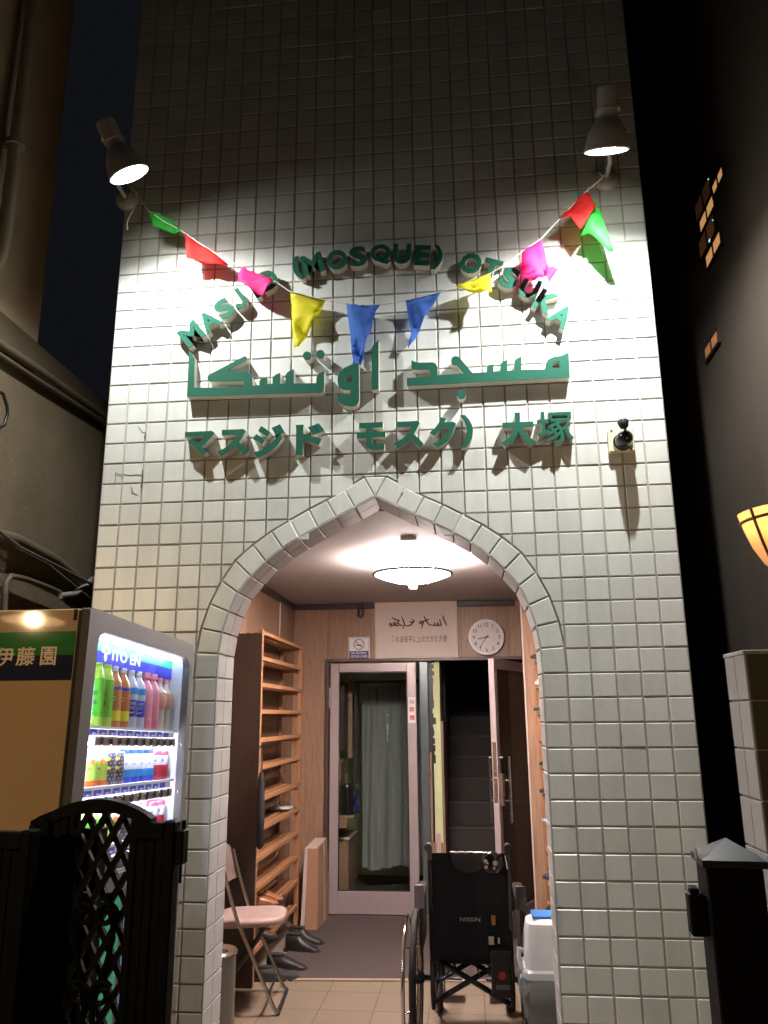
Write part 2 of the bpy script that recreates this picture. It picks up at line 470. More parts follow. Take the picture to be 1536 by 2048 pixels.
# ------------------------------------------------------------------ the setting: ground
g = MB(); g.box((-60, -60, -0.35), (60, 60, -0.012)); struct('street_ground', g, 'asphalt')
g = MB(); g.box((-0.6, -2.6, -0.3), (3.3, 0.0, -0.004)); struct('forecourt_paving', g, M['floor'])
g = MB(); g.box((0.05, 0.0, -0.3), (2.55, 3.44, 0.0)); struct('porch_floor', g, M['floor'])

# ------------------------------------------------------------------ the mosque building
CX = 1.3
OUT = [(0.05, 2.603), (0.139, 2.547), (0.221, 2.50), (0.303, 2.460), (0.388, 2.412), (0.473, 2.363), (0.557, 2.303),
       (0.636, 2.233), (0.695, 2.143), (0.745, 2.040), (0.778, 1.932), (0.796, 1.826), (0.80, 1.717)]
INN = [(0.0, 2.512), (0.092, 2.462), (0.177, 2.419), (0.261, 2.376), (0.345, 2.331), (0.42, 2.284), (0.497, 2.226),
       (0.562, 2.160), (0.620, 2.088), (0.658, 2.003), (0.684, 1.912), (0.697, 1.820), (0.70, 1.717)]
ZTOP = 8.2
bld = thing('mosque_building', 'narrow white tiled mosque facade with a pointed arched entrance', 'building', (1.3, 0, 0))

core = MB()
prof = [(0, -0.3), (0.592, -0.3), (0.592, 1.717)]
prof += [(CX - x - 0.008, z + 0.004) for x, z in INN[::-1]][1:]
prof += [(CX + x + 0.008, z + 0.004) for x, z in INN][1:]
prof += [(2.008, -0.3), (2.6, -0.3), (2.6, ZTOP), (0, ZTOP)]
core.hexa([(x, 0.0055, z) for x, z in prof], [(x, 0.25, z) for x, z in prof])
part('facade_wall', core, 'grout', bld)

def clip(poly, n, d, keep_out):
    r = []
    for i, p in enumerate(poly):
        q = poly[(i + 1) % len(poly)]
        sp = p[0] * n[0] + p[1] * n[1] - d; sq = q[0] * n[0] + q[1] * n[1] - d
        if keep_out: sp, sq = -sp, -sq
        if sp <= 0: r.append(p)
        if (sp < 0 < sq) or (sq < 0 < sp):
            t = sp / (sp - sq); r.append((p[0] + t * (q[0] - p[0]), p[1] + t * (q[1] - p[1])))
    return r
def area(p): return 0.5 * abs(sum(p[i][0] * p[i - 1][1] - p[i - 1][0] * p[i][1] for i in range(len(p))))
G = 0.006
reg = [(CX - x - G, z + G * 0.8) for x, z in OUT[::-1]] + [(CX + x + G, z + G * 0.8) for x, z in OUT]
reg = [(reg[0][0], -1)] + reg + [(reg[-1][0], -1)]           # clockwise from bottom left
edges = []
for (x0, z0), (x1, z1) in zip(reg, reg[1:]):
    n = (-(z1 - z0), x1 - x0); l = sqrt(n[0] ** 2 + n[1] ** 2); n = (n[0] / l, n[1] / l)
    edges.append((n, n[0] * x0 + n[1] * z0))
def inside(p): return all(n[0] * p[0] + n[1] * p[1] - d < 0 for n, d in edges)
def seg_hit(p, q):           # where a tile edge crosses the arch outline
    for i, (a, b) in enumerate(zip(reg, reg[1:])):
        rx, rz = q[0] - p[0], q[1] - p[1]; sx, sz = b[0] - a[0], b[1] - a[1]
        den = rx * sz - rz * sx
        if abs(den) < 1e-12: continue
        t = ((a[0] - p[0]) * sz - (a[1] - p[1]) * sx) / den; u = ((a[0] - p[0]) * rz - (a[1] - p[1]) * rx) / den
        if 0 <= t <= 1 and 0 <= u <= 1: return (p[0] + rx * t, p[1] + rz * t), i + u
    return None
def cut_tile(q):
    ins = [inside(p) for p in q]
    if not any(ins):
        hit = [seg_hit(q[i], q[(i + 1) % 4]) for i in range(4)]
        if not any(hit): return [q]
    if all(ins): return []
    out = []; start = next((i for i in range(4) if not ins[i] and ins[(i + 1) % 4]), None)
    if start is None: return [q]
    order_ = [(start + 1 + k) % 4 for k in range(4)]           # begins inside
    first = seg_hit(q[start], q[order_[0]])
    # walk to where the outline leaves the tile again
    k = 0
    while ins[order_[k]]: k += 1
    last = seg_hit(q[order_[k - 1]], q[order_[k]])
    if not first or not last: return [q]
    pts = [last[0]] + [q[order_[m]] for m in range(k, 4)] + [first[0]]
    u0, u1 = first[1], last[1]
    if u0 < u1: chain = [reg[i] for i in range(int(u0) + 1, int(u1) + 1)]
    else: chain = [reg[i] for i in range(int(u0), int(u1), -1)]
    pts += chain
    keep = []
    for p in pts:
        if not keep or abs(p[0] - keep[-1][0]) + abs(p[1] - keep[-1][1]) > 1e-4: keep.append(p)
    return [keep] if len(keep) > 2 and area(keep) > 3e-5 else []
tiles = MB()
J = 0.0038
rnd = random.Random(3)
for c in range(26):
    for k in range(-1, int(ZTOP * 10)):
        x0 = c * 0.1 + J; x1 = (c + 1) * 0.1 - J; z0 = 0.017 + k * 0.1 + J; z1 = 0.117 + k * 0.1 - J
        if z1 > ZTOP: continue
        y = rnd.uniform(-0.0009, 0.0009); tz = rnd.uniform(-0.0006, 0.0006); tx = rnd.uniform(-0.0006, 0.0006)
        q = [(x0, z0), (x1, z0), (x1, z1), (x0, z1)]
        inside_ring_col = z1 < 1.722
        if inside_ring_col:
            if 6 <= c < 20: continue
            pieces = [q]
        else:
            if all(all(n[0] * p[0] + n[1] * p[1] - d < 0 for n, d in edges) for p in q): continue
            pieces = cut_tile(q)
        for p in pieces:
            fr = [(a, y + tx * (a - x0) * 20 + tz * (b - z0) * 20, b) for a, b in p]
            tiles.slab(fr, (0, 0.0065 - y + 0.002, 0), 0.0024 if p is q else 0.0007)
part('facade_tiles', tiles, 'tile', bld)

ring = MB()
def shrink(p, g):
    c = (sum(a for a, b in p) / len(p), sum(b for a, b in p) / len(p))
    r = []
    for a, b in p:
        v = (a - c[0], b - c[1]); l = sqrt(v[0] ** 2 + v[1] ** 2); k = max(0, (l - g * 1.4) / l)
        r.append((c[0] + v[0] * k, c[1] + v[1] * k))
    return r
key = [(CX - 0.05, 2.603), (CX, 2.512), (CX + 0.05, 2.603)]
vouss = [key]
for sgn in (-1, 1):
    for i in range(len(OUT) - 1):
        vouss.append([(CX + sgn * a, b) for a, b in (INN[i], INN[i + 1], OUT[i + 1], OUT[i])])
for p in vouss:
    y = rnd.uniform(-0.003, -0.001)
    ring.slab([(a, y, b) for a, b in shrink(p, 0.0035)], (0, 0.013, 0), 0.003)
part('arch_trim', ring, 'tile', bld)

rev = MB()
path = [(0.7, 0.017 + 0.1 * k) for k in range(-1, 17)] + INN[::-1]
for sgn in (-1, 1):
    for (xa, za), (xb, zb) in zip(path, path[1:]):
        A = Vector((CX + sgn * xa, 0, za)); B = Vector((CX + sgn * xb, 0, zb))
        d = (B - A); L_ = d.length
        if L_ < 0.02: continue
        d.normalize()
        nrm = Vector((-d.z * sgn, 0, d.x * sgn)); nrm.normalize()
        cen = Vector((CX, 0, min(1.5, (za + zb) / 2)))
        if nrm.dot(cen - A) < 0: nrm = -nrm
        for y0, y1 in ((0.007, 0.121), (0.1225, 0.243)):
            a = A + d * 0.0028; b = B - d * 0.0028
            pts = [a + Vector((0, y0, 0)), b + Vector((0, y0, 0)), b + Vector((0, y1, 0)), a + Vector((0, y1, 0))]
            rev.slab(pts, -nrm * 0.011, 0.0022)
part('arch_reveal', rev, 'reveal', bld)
bead = MB()
for sgn in (-1, 1):
    bead.tube([(CX + sgn * (x + 0.001), 0.003, z) for x, z in path], 0.0042, 6)
part('arch_bead', bead, 'grout_pale', bld)

def crack(pts, r=0.0011):
    P_ = []
    for (x, y) in pts:
        p = onY(x, y, -0.0012); P_.append(p)
    Q = []
    for a, b in zip(P_, P_[1:]):
        for t in (0, 0.33, 0.66): Q.append(a.lerp(b, t) + Vector((rnd.uniform(-1, 1), 0, rnd.uniform(-1, 1))) * 0.0025)
    Q.append(P_[-1]); cr = MB(); cr.tube(Q, r, 5); part('wall_crack', cr, 'crack', bld)
crack([(232, 945), (245, 949), (262, 951), (272, 949), (284, 950)])
crack([(232, 945), (230, 960), (227, 972)]); crack([(277, 853), (286, 866), (291, 863)]); crack([(291, 866), (289, 877)], 0.002)
crack([(263, 974), (265, 988)], 0.002); crack([(263, 985), (275, 990)]); crack([(285, 940), (282, 975)], 0.0024)
crack([(251, 704), (253, 718), (250, 726)], 0.0015); crack([(286, 672), (284, 684), (280, 690)])
crack([(742, 928), (744, 935), (741, 944)]); crack([(1243, 1468), (1244, 1478)])

sw = MB(); sw.box((0.0, 0.252, -0.3), (0.05, 8.0, ZTOP)); sw.box((2.55, 0.252, -0.3), (2.6, 8.0, ZTOP)); sw.box((0.05, 7.95, -0.3), (2.55, 8.0, ZTOP))
sw.box((0.05, 0.252, ZTOP - 0.1), (2.55, 7.95, ZTOP))
part('side_wall', sw, 'darkroom', bld)
cl = MB(); cl.box((0.052, 0.252, 2.505), (2.548, 3.52, 2.56))
part('ceiling', cl, 'ceiling', bld)
hk = MB(); p = onZ(817, 1078, 2.497)
hk.box(p + Vector((-0.045, -0.005, -0.008)), p + Vector((0.045, 0.005, 0.008)), 0.003)
part('ceiling_bracket', hk, 'white', bld)

pw = MB()
y = 0.26
for wd in (0.42, 0.42, 0.42, 0.42, 0.42, 0.42, 0.42, 0.25):
    pw.box((0.06, y + 0.001, 0.0), (0.166, min(3.45, y + wd) - 0.001, 2.5), 0.0015); y += wd
    if y >= 3.44: break
part('wood_wall', pw, 'panel', bld)
pw = MB()
y = 0.26
for i in range(6):
    pw.box((2.47, y + 0.001, 0.0), (2.545, min(3.45, y + 0.55) - 0.001, 2.5), 0.0015); y += 0.55
    if y >= 3.44: break
pw.box((2.097, 2.62, 0.0), (2.468, 2.66, 2.5), 0.001)
part('wood_wall', pw, 'panel', bld)
ps = MB(); ps.box((2.088, 2.612, 0.0), (2.0965, 2.662, 2.5), 0.001)
part('partition_edge', ps, 'offwhite', bld)
bw = MB()
x = 0.168
for wd in (0.303,):
    bw.box((x, 3.45, 0.0), (x + wd, 3.51, 2.5), 0.001)
xs = [0.473, 0.86, 1.26, 1.63, 2.03, 2.468]
for a, b in zip(xs, xs[1:]): bw.box((a, 3.45, 2.022), (b - 0.002, 3.51, 2.5), 0.001)
bw.box((2.26, 3.45, 0.0), (2.468, 3.51, 2.02), 0.001)
part('wood_wall', bw, 'panel', bld)
tr = MB(); tr.box((0.167, 0.26, 2.455), (0.192, 3.425, 2.503), 0.004); tr.box((0.167, 3.425, 2.455), (2.09, 3.449, 2.503), 0.004)
part('cornice', tr, 'trim_dark', bld)
st = MB(); st.box((0.1665, 2.93, 0.9), (0.172, 2.938, 2.455)); part('panel_seam', st, 'white', bld)
hk = MB(); hk.tube([onY(722, 1200, 3.42), onY(726, 1214, 3.40), onY(727, 1226, 3.40), onY(722, 1236, 3.42)], 0.008, 8); hk.tube([onY(718, 1200, 3.43), onY(717, 1234, 3.43)], 0.012, 8)
part('cable_hook', hk, 'trim_dark', bld)

# door casing, jambs, doors
dc = MB(); dc.box((0.46, 3.425, 2.0), (2.26, 3.449, 2.028), 0.003); dc.box((0.46, 3.425, 0.0), (0.492, 3.449, 1.999), 0.003); dc.box((2.225, 3.425, 0.0), (2.26, 3.449, 1.999), 0.003)
dc.box((0.494, 3.40, -0.0), (2.224, 3.52, 0.012), 0.003)
part('door_casing', dc, 'trim_purple', bld)
# glazed left door (closed)
def door(name, lab, W, H, frame_t=0.045, stile=0.075, rail_b=0.17, rail_t=0.075, glassm='doorglass'):
    """door built in its own x (0..W) / z (0..H) plane, y = thickness, returned as a function placing parts"""
    fr = MB()
    t = frame_t
    fr.box((0, 0, 0), (stile, t, H), 0.003); fr.box((W - stile, 0, 0), (W, t, H), 0.003)
    fr.box((stile + 0.0005, 0.002, 0), (W - stile - 0.0005, t - 0.002, rail_b), 0.003)
    fr.box((stile + 0.0005, 0.002, H - rail_t), (W - stile - 0.0005, t - 0.002, H), 0.003)
    gl = MB(); gl.box((stile - 0.004, t / 2 - 0.003, rail_b - 0.004), (W - stile + 0.004, t / 2 + 0.003, H - rail_t + 0.004))
    gk = MB()
    for a, b in (((stile, 0.01, rail_b), (W - stile, 0.016, rail_b + 0.008)), ((stile, 0.01, H - rail_t - 0.008), (W - stile, 0.016, H - rail_t)),
                 ((stile, 0.01, rail_b + 0.0085), (stile + 0.008, 0.016, H - rail_t - 0.0085)), ((W - stile - 0.008, 0.01, rail_b + 0.0085), (W - stile, 0.016, H - rail_t - 0.0085))):
        gk.box(a, b)
    return fr, gl, gk
def place(mb, mx):
    for v in mb.bm.verts: v.co = mx @ v.co
    return mb
T = Matrix.Translation
fr, gl, gk = door('d', '', 0.735, 1.975)
mx = T((0.499, 3.445, 0.016))
d1 = part('door', place(fr, mx), 'alu', bld, label='closed aluminium framed glass door on the left')
part('pane', place(gl, mx), 'doorglass', d1); part('gasket', place(gk, mx), 'black', d1)
stk = MB(); c0 = onY(830, 1420, 3.4435)
stk.box((1.165, 3.4425, c0.z - 0.105), (1.228, 3.4445, c0.z + 0.105))
part('sticker', stk, 'paper', d1)
ic = MB(); ic.mi = 0
put_text(ic, '禁', (1.1965, 3.4420, c0.z + 0.005), (1, 0, 0), (0, 0, 1), (0, -1, 0), height=0.042, bold=0.02, thick=0.001)
part('sticker_character', ic, 'red_ink', d1); ic = MB()
put_text(ic, '煙', (1.1965, 3.4420, c0.z - 0.062), (1, 0, 0), (0, 0, 1), (0, -1, 0), height=0.042, bold=0.02, thick=0.001)
part('sticker_character', ic, 'red_ink', d1)
ic = MB()
cc = Vector((1.1965, 3.4420, c0.z + 0.068))
ic.tube([cc + Vector((0.017 * cos(a * pi / 10), 0, 0.017 * sin(a * pi / 10))) for a in range(20)], 0.0016, 5, closed=True)
ic.tube([cc + Vector((-0.012, 0, 0)), cc + Vector((0.012, 0, 0))], 0.0022, 5); ic.tube([cc + Vector((-0.012, 0, 0.012)), cc + Vector((0.012, 0, -0.012))], 0.0014, 5)
part('sticker_symbol', ic, 'ink', d1)
for z0_, z1_ in ((1.62, 1.78), (0.25, 0.38)):
    hg = MB(); hg.tube([(0.493, 3.435, z0_), (0.493, 3.435, z1_)], 0.007, 8); part('hinge', hg, 'steel', d1)
# right door leaf, swung open towards the porch
E0 = Vector((1.872, 2.66, 0.016)); HG = Vector((2.215, 3.44, 0.016))
dv = E0 - HG; W = dv.length; dv.normalize()
fr, gl, gk = door('d', '', W, 1.945, stile=0.06)
mx = Matrix.Translation(HG) @ Matrix(((dv.x, dv.y, 0, 0), (dv.y, -dv.x, 0, 0), (0, 0, 1, 0), (0, 0, 0, 1)))
d2 = part('door', place(fr, mx), 'alu', bld, label='right glass door leaf swung open, seen edge on')
part('pane', place(gl, mx), 'doorglass_dark', d2); part('gasket', place(gk, mx), 'black', d2)
for sy in (-1, 1):
    hd = MB()
    yy = 0.0225 + sy * 0.075
    hd.tube([(W - 0.09, yy, 0.78), (W - 0.09, yy, 1.24)], 0.011, 10)
    for z in (0.93, 1.07): hd.tube([(W - 0.09, 0.0225 + sy * 0.02, z), (W - 0.09, yy, z)], 0.008, 8)
    part('handle', place(hd, mx), 'steel', d2)
lk = MB()
lk.box((W - 0.004, 0.008, 1.10), (W + 0.002, 0.037, 1.34), 0.002); lk.box((W - 0.004, 0.008, 0.92), (W + 0.002, 0.037, 1.09), 0.002)
part('lock_plate', place(lk, mx), 'steel', d2)
lk = MB()
lk.box((W - 0.045, -0.03, 0.90), (W - 0.010, -0.0005, 1.12), 0.004); lk.tube([(W - 0.03, -0.03, 1.23), (W - 0.03, 0.075, 1.23)], 0.009, 8)
part('thumb_turn', place(lk, mx), 'steel', d2)

# inner rooms behind the doors
ir = MB()
ir.box((0.30, 3.53, 0.0), (0.50, 5.2, 2.2)); ir.box((0.50, 5.15, 0), (1.40, 5.2, 2.2))
part('inner_green_wall', ir, 'green_paint', bld)
ir = MB(); ir.box((0.501, 4.45, 1.87), (1.34, 4.52, 2.2)); part('curtain_lintel', ir, 'green_paint', bld)
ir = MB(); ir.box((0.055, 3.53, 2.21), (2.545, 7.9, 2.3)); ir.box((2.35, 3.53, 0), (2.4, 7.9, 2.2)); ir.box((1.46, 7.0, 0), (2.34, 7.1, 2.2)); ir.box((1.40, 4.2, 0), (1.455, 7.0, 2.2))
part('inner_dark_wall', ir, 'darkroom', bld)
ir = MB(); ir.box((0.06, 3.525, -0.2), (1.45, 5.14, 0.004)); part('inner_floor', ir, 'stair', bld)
jb = MB()
jb.box((1.262, 3.47, 0), (1.335, 3.56, 1.998), 0.004); part('door_jamb', jb, 'greymetal', bld)
jb = MB(); jb.box((1.368, 3.50, 0.42), (1.432, 4.18, 1.998), 0.002); part('door_jamb', jb, 'green_paint', bld, label='pale green painted post with peeling edge')
jb = MB(); jb.box((1.335, 3.52, 0.0), (1.366, 3.58, 1.998), 0.002); part('door_jamb', jb, 'black', bld)
pl = MB()
for i in range(16):
    z = 1.15 + i * 0.055 + rnd.uniform(-.02, .02); wv = rnd.uniform(0.006, 0.026)
    pl.box((1.3665, 3.4985, z), (1.368 + wv, 3.4998, z + rnd.uniform(0.03, 0.07)), 0.0004)
part('peeled_paint', pl, 'black', bld)
jb = MB(); jb.box((1.335, 3.49, 0.0), (1.352, 3.519, 1.25), 0.002); jb.box((1.433, 3.50, 0.0), (1.452, 4.18, 1.5), 0.002); jb.box((1.353, 3.49, 0.0), (1.432, 3.498, 0.55), 0.002)
part('door_jamb', jb, 'panel', bld, label='worn brown wooden post')
jb = MB(); jb.box((1.375, 3.484, 0.42), (1.412, 3.4895, 0.62), 0.001); part('taped_patch', jb, 'tape', bld)
sp = MB(); sn = MB()
for k in range(9):
    y0 = 3.62 + 0.25 * k; z1 = 0.20 + 0.19 * k
    if z1 > 2.1: break
    sp.box((1.456, y0, 0.0), (2.345, y0 + 0.25, z1 - 0.004), 0.002)
    sn.box((1.456, y0 - 0.012, z1 - 0.0035), (2.345, y0 + 0.035, z1 + 0.004), 0.002)
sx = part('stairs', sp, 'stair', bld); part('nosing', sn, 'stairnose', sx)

# ------------------------------------------------------------------ two spot lamps on wall arms
def spot_lamp(label, Yd, open_px, dir_px, toward, base_px, Lb, power, beam_aim):
    C0 = onY(*open_px, Yd)
    Tv = (CAM - C0).normalized()
    U = (Vector((0, 0, 1)) - Tv * Tv.z).normalized(); R = U.cross(Tv)
    v = Vector(dir_px); v.normalize()
    n = (R * v.x - U * v.y) * sqrt(1 - toward ** 2) + Tv * toward
    n.normalize()
    base = onY(*base_px, 0.0)
    root = thing('spot_lamp', label, 'spot lamp', base, 'spot lamps lighting the sign')
    q = (-n).to_track_quat('Z', 'Y').to_matrix()
    sh = MB()
    prof = [(0.088, 0.0), (0.0925, 0.004), (0.090, 0.012), (0.086, 0.035), (0.076, 0.075), (0.056, 0.112), (0.044, 0.128), (0.042, 0.14),
            (0.043, 0.235), (0.040, 0.245), (0.0, 0.247)]
    inner = [(0.0, 0.13), (0.036, 0.125), (0.055, 0.10), (0.074, 0.065), (0.0835, 0.03), (0.088, 0.0)]
    sh.lathe(inner + prof[1:], C0, q, 36)
    s_ = part('shade', sh, 'lampshade', root, True)
    sl = MB(); sl.lathe([(0.0435, 0.155), (0.0455, 0.157), (0.0455, 0.165), (0.0435, 0.167)], C0, q, 30)
    part('shade_ring', sl, 'lampshade', s_, True)
    bl = MB(); bl.lathe([(0.0, 0.012), (0.04, 0.014), (0.066, 0.022), (0.07, 0.032), (0.05, 0.06), (0.0, 0.07)], C0, q, 30)
    part('bulb', bl, 'e_spot', root, True)
    bs = MB()
    qb = Matrix.Rotation(radians(90), 3, 'X')
    bs.lathe([(0.0, 0.0), (0.058, 0.0), (0.060, 0.006), (0.056, 0.020), (0.040, 0.034), (0.014, 0.038), (0.0, 0.038)], base, qb, 32)
    part('wall_base', bs, 'lampshade', root, True)
    neck = C0 - n * 0.16
    ar = MB(); a0 = base + Vector((0, -0.036, 0)); 
    ar.tube([a0, a0 + Vector((0, -0.10, 0.005)), a0.lerp(neck, 0.55) + Vector((0, 0, 0.0)), neck - n * 0.01 + Vector((0, 0.03, 0.0)), neck], 0.011, 10)
    part('arm', ar, 'lampshade', root, True)
    jn = MB(); jn.tube([neck - R * 0.05, neck + R * 0.05], 0.016, 12); part('swivel', jn, 'lampshade', root, True)
    ld = bpy.data.lights.new('spot_beam', 'SPOT'); ld.energy = power; ld.color = (1.0, 1.0, 0.965)
    ld.spot_size = radians(147); ld.spot_blend = 1.0; ld.shadow_soft_size = 0.014
    lo = bpy.data.objects.new('spot_beam', ld); COL.objects.link(lo)
    lo.parent = root
    lo.location = C0 - n * 0.004 - base
    bd = (n + Vector(beam_aim)).normalized()
    lo.rotation_mode = 'QUATERNION'; lo.rotation_quaternion = bd.to_track_quat('-Z', 'Y')
    return root, C0, n
LL = spot_lamp('grey bell spot lamp on the left edge of the facade, bulb facing the viewer', -0.50, (259, 350), (58, 95), 0.33, (256, 402), 0, P_SPOT_L, (0, 0, -1.2))
LR = spot_lamp('grey bell spot lamp at the right edge above its round wall base', -0.50, (1213, 303), (-13, 113), 0.15, (1211, 362), 0, P_SPOT_R, (0, 0, -1.2))

# ------------------------------------------------------------------ raised sign letters
def arc(cx, cy, r, a0, a1, n=8): return [(cx + r * cos(radians(a0 + (a1 - a0) * i / n)), cy + r * sin(radians(a0 + (a1 - a0) * i / n))) for i in range(n + 1)]
YF, YB = -0.044, 0.0005          # letter front and back
def letter_from_mesh(name, polys2d, holes, label, cat, group): pass
def build_letter(outline_fn, label, group, name='sign_letter', cat='letter'):
    """outline_fn(mb, y_front, y_back) adds the solid between two depths"""
    b = MB(); outline_fn(b, YF, YB)
    xs = [v.co.x for v in b.bm.verts]; zs = [v.co.z for v in b.bm.verts]
    loc = Vector(((min(xs) + max(xs)) / 2, 0, (min(zs) + max(zs)) / 2))
    root = solo(name, b, 'letter_side', label, cat, loc, group)
    f = MB(); outline_fn(f, YF - 0.0035, YF - 0.0002)
    part('face', f, 'letter_face', root)
    return root
def glyph_fn(ch, c, h=None, wd=None, rot=0.0, bold=0.035):
    ux = Vector((cos(rot), 0, sin(rot))); uz = Vector((-sin(rot), 0, cos(rot)))
    def fn(mb, yf, yb):
        if ch == '塚':
            put_heavy(mb, ch, (c[0], (yf + yb) / 2, c[1]), ux, uz, (0, -1, 0), wd * 0.97, h * 0.97, abs(yb - yf), 0.016); return
        put_text(mb, ch, (c[0], (yf + yb) / 2, c[1]), ux, uz, (0, -1, 0), width=wd, height=h, bold=bold, thick=abs(yb - yf))
    return fn
lat = [('M', 383, 668, 39, 'MASJID'), ('A', 418, 642, 37, 'MASJID'), ('S', 449, 617, 38, 'MASJID'), ('J', 478, 597, 34, 'MASJID'), ('I', 508, 578, 31, 'MASJID'), ('D', 537, 560, 27, 'MASJID'),
       ('(', 595, 537, 16, ''), ('M', 625, 528, 13, 'MOSQUE'), ('O', 674, 520, 9, 'MOSQUE'), ('S', 716, 513, 5, 'MOSQUE'), ('Q', 761, 509, 1, 'MOSQUE'), ('U', 804, 508, -3, 'MOSQUE'), ('E', 845, 511, -6, 'MOSQUE'), (')', 875, 515, -9, ''),
       ('O', 942, 527, -15, 'OTSUKA'), ('T', 983, 539, -20, 'OTSUKA'), ('S', 1019, 556, -25, 'OTSUKA'), ('U', 1059, 576, -29, 'OTSUKA'), ('K', 1092, 603, -34, 'OTSUKA'), ('A', 1123, 632, -38, 'OTSUKA')]
GL = 'letters of the arched Latin line'
for ch, px, py, r, wd in lat:
    c = onY(px, py, YF)
    if ch in '()':
        lab = f"curved green {'opening' if ch == '(' else 'closing'} bracket {'before' if ch == '(' else 'after'} the word MOSQUE on the arched sign line"
    else:
        lab = f'raised green letter {ch} of the word {wd} on the arched sign line'
    h = 0.130 if ch in '()' else 0.108
    if ch == 'J':
        ux_ = Vector((cos(radians(r)), 0, sin(radians(r)))); uz_ = Vector((-sin(radians(r)), 0, cos(radians(r))))
        o2 = arc(-0.006, -0.022, 0.032, 0, -180, 12); i2 = arc(-0.006, -0.022, 0.011, -180, 0, 12)
        P2 = [(0.026, 0.054)] + [(x_, y_) for x_, y_ in o2] + i2 + [(0.005, 0.054)]
        def jfn(mb, yf, yb, P2=P2, c=c, ux_=ux_, uz_=uz_):
            W2 = [Vector((c.x, 0, c.z)) + ux_ * x_ + uz_ * y_ for x_, y_ in P2]
            mb.hexa([(q_.x, yf, q_.z) for q_ in W2], [(q_.x, yb, q_.z) for q_ in W2])
        build_letter(jfn, lab, GL); continue
    wl = dict(M=0.106, O=0.100, Q=0.100, A=0.100, U=0.086, K=0.092, D=0.088, S=0.084, E=0.078, T=0.088).get(ch)
    build_letter(glyph_fn(ch, (c.x, c.z), h=h, wd=wl, rot=radians(r), bold=0.042), lab, GL)
def boxpx(x0, y0, x1, y1):
    a = onY(x0, (y0 + y1) / 2, YF); b = onY(x1, (y0 + y1) / 2, YF); t = onY((x0 + x1) / 2, y0, YF); d = onY((x0 + x1) / 2, y1, YF)
    return (a.x + b.x) / 2, (t.z + d.z) / 2, b.x - a.x, t.z - d.z
def LP(x, y): return 340 + x / 3.657, 460 + y / 3.657
def RP(x, y): return 740 + x / 3.491, 460 + y / 3.491
jp = [('マ', LP(108, 1472), LP(325, 1648), 'leftmost character of the lower Japanese line'), ('ス', LP(350, 1458), LP(578, 1652), 'second character of the lower Japanese line, beside マ'),
      ('ジ', LP(608, 1425), LP(835, 1662), 'third character of the lower Japanese line with two short dots'), ('ド', LP(918, 1418), LP(1128, 1642), 'tall character with two dots before the gap in the Japanese line'),
      ('モ', (714, 845), (771, 900), 'first character after the gap in the Japanese line'), ('ス', RP(165, 1335), RP(372, 1522), 'character between モ and ク in the Japanese line'),
      ('ク', RP(418, 1308), RP(602, 1518), 'character just before the closing bracket of the Japanese line'), (')', RP(632, 1292), RP(720, 1518), 'closing bracket in the lower Japanese line'),
      ('大', RP(915, 1276), RP(1152, 1512), 'star shaped kanji after the bracket of the Japanese line'), ('塚', RP(1165, 1266), RP(1418, 1492), 'dense rightmost kanji of the Japanese line')]
for ch, a, b, lab in jp:
    cx, cz, wd, ht = boxpx(a[0], a[1], b[0], b[1])
    build_letter(glyph_fn(ch, (cx, cz), h=ht, wd=wd, bold=0.040 if ch not in '塚' else 0.010), 'raised green ' + lab, 'letters of the Japanese line')
def poly_fn(pts, hole=None, conv=LP):
    W_ = [onY(*conv(*p), YF) for p in pts]
    H_ = [onY(*conv(*p), YF) for p in hole] if hole else None
    def fn(mb, yf, yb):
        if H_ is None:
            mb.hexa([(p.x, yf, p.z) for p in W_], [(p.x, yb, p.z) for p in W_])
        else:   # bridge the hole with a slit of zero width
            i0 = min(range(len(W_)), key=lambda i: min((W_[i] - h).length for h in H_))
            j0 = min(range(len(H_)), key=lambda j: (H_[j] - W_[i0]).length)
            def ar(P): return sum(P[i].x * P[i - 1].z - P[i - 1].x * P[i].z for i in range(len(P)))
            HH = H_ if ar(H_) * ar(W_) < 0 else H_[::-1]
            j0 = min(range(len(HH)), key=lambda j: (HH[j] - W_[i0]).length)
            ring_ = W_[:i0 + 1] + HH[j0:] + HH[:j0 + 1] + W_[i0:]
            tri_face(mb, W_, HH, yf, yb)
    return fn
def tri_face(mb, W_, H_, yf, yb):
    from mathutils.geometry import tessellate_polygon
    loops = [[Vector((p.x, p.z, 0)) for p in W_], [Vector((p.x, p.z, 0)) for p in H_]]
    tr_ = tessellate_polygon(loops)
    flat = [p for l in loops for p in l]
    vf = [mb.bm.verts.new((p.x, yf, p.y)) for p in flat]; vb = [mb.bm.verts.new((p.x, yb, p.y)) for p in flat]
    for t in tr_:
        mb.bm.faces.new([vf[i] for i in t]); mb.bm.faces.new([vb[i] for i in t][::-1])
    o = 0
    for l in loops:
        n = len(l)
        for i in range(n):
            j = (i + 1) % n
            mb.bm.faces.new((vf[o + i], vf[o + j], vb[o + j], vb[o + i]))
        o += n
GA = 'letters of the Arabic line'
A1 = [(140, 882), (158, 900), (180, 938), (178, 1155), (540, 1152), (540, 1106), (292, 1110), (278, 1098), (274, 1078), (282, 1064), (300, 1052), (550, 922), (568, 940), (552, 958), (420, 1030), (560, 1038), (585, 1050), (600, 1072), (606, 1142),
      (655, 1136), (655, 1108), (668, 1090), (712, 1078), (712, 1128), (750, 1128), (752, 1085), (770, 1062), (806, 1046), (806, 1128), (845, 1126), (846, 1064), (862, 1040), (906, 1020), (906, 1124), (1070, 1122), (1072, 1078), (1088, 1052), (1128, 1032), (1128, 1165), (1120, 1182), (1104, 1190), (125, 1220)]
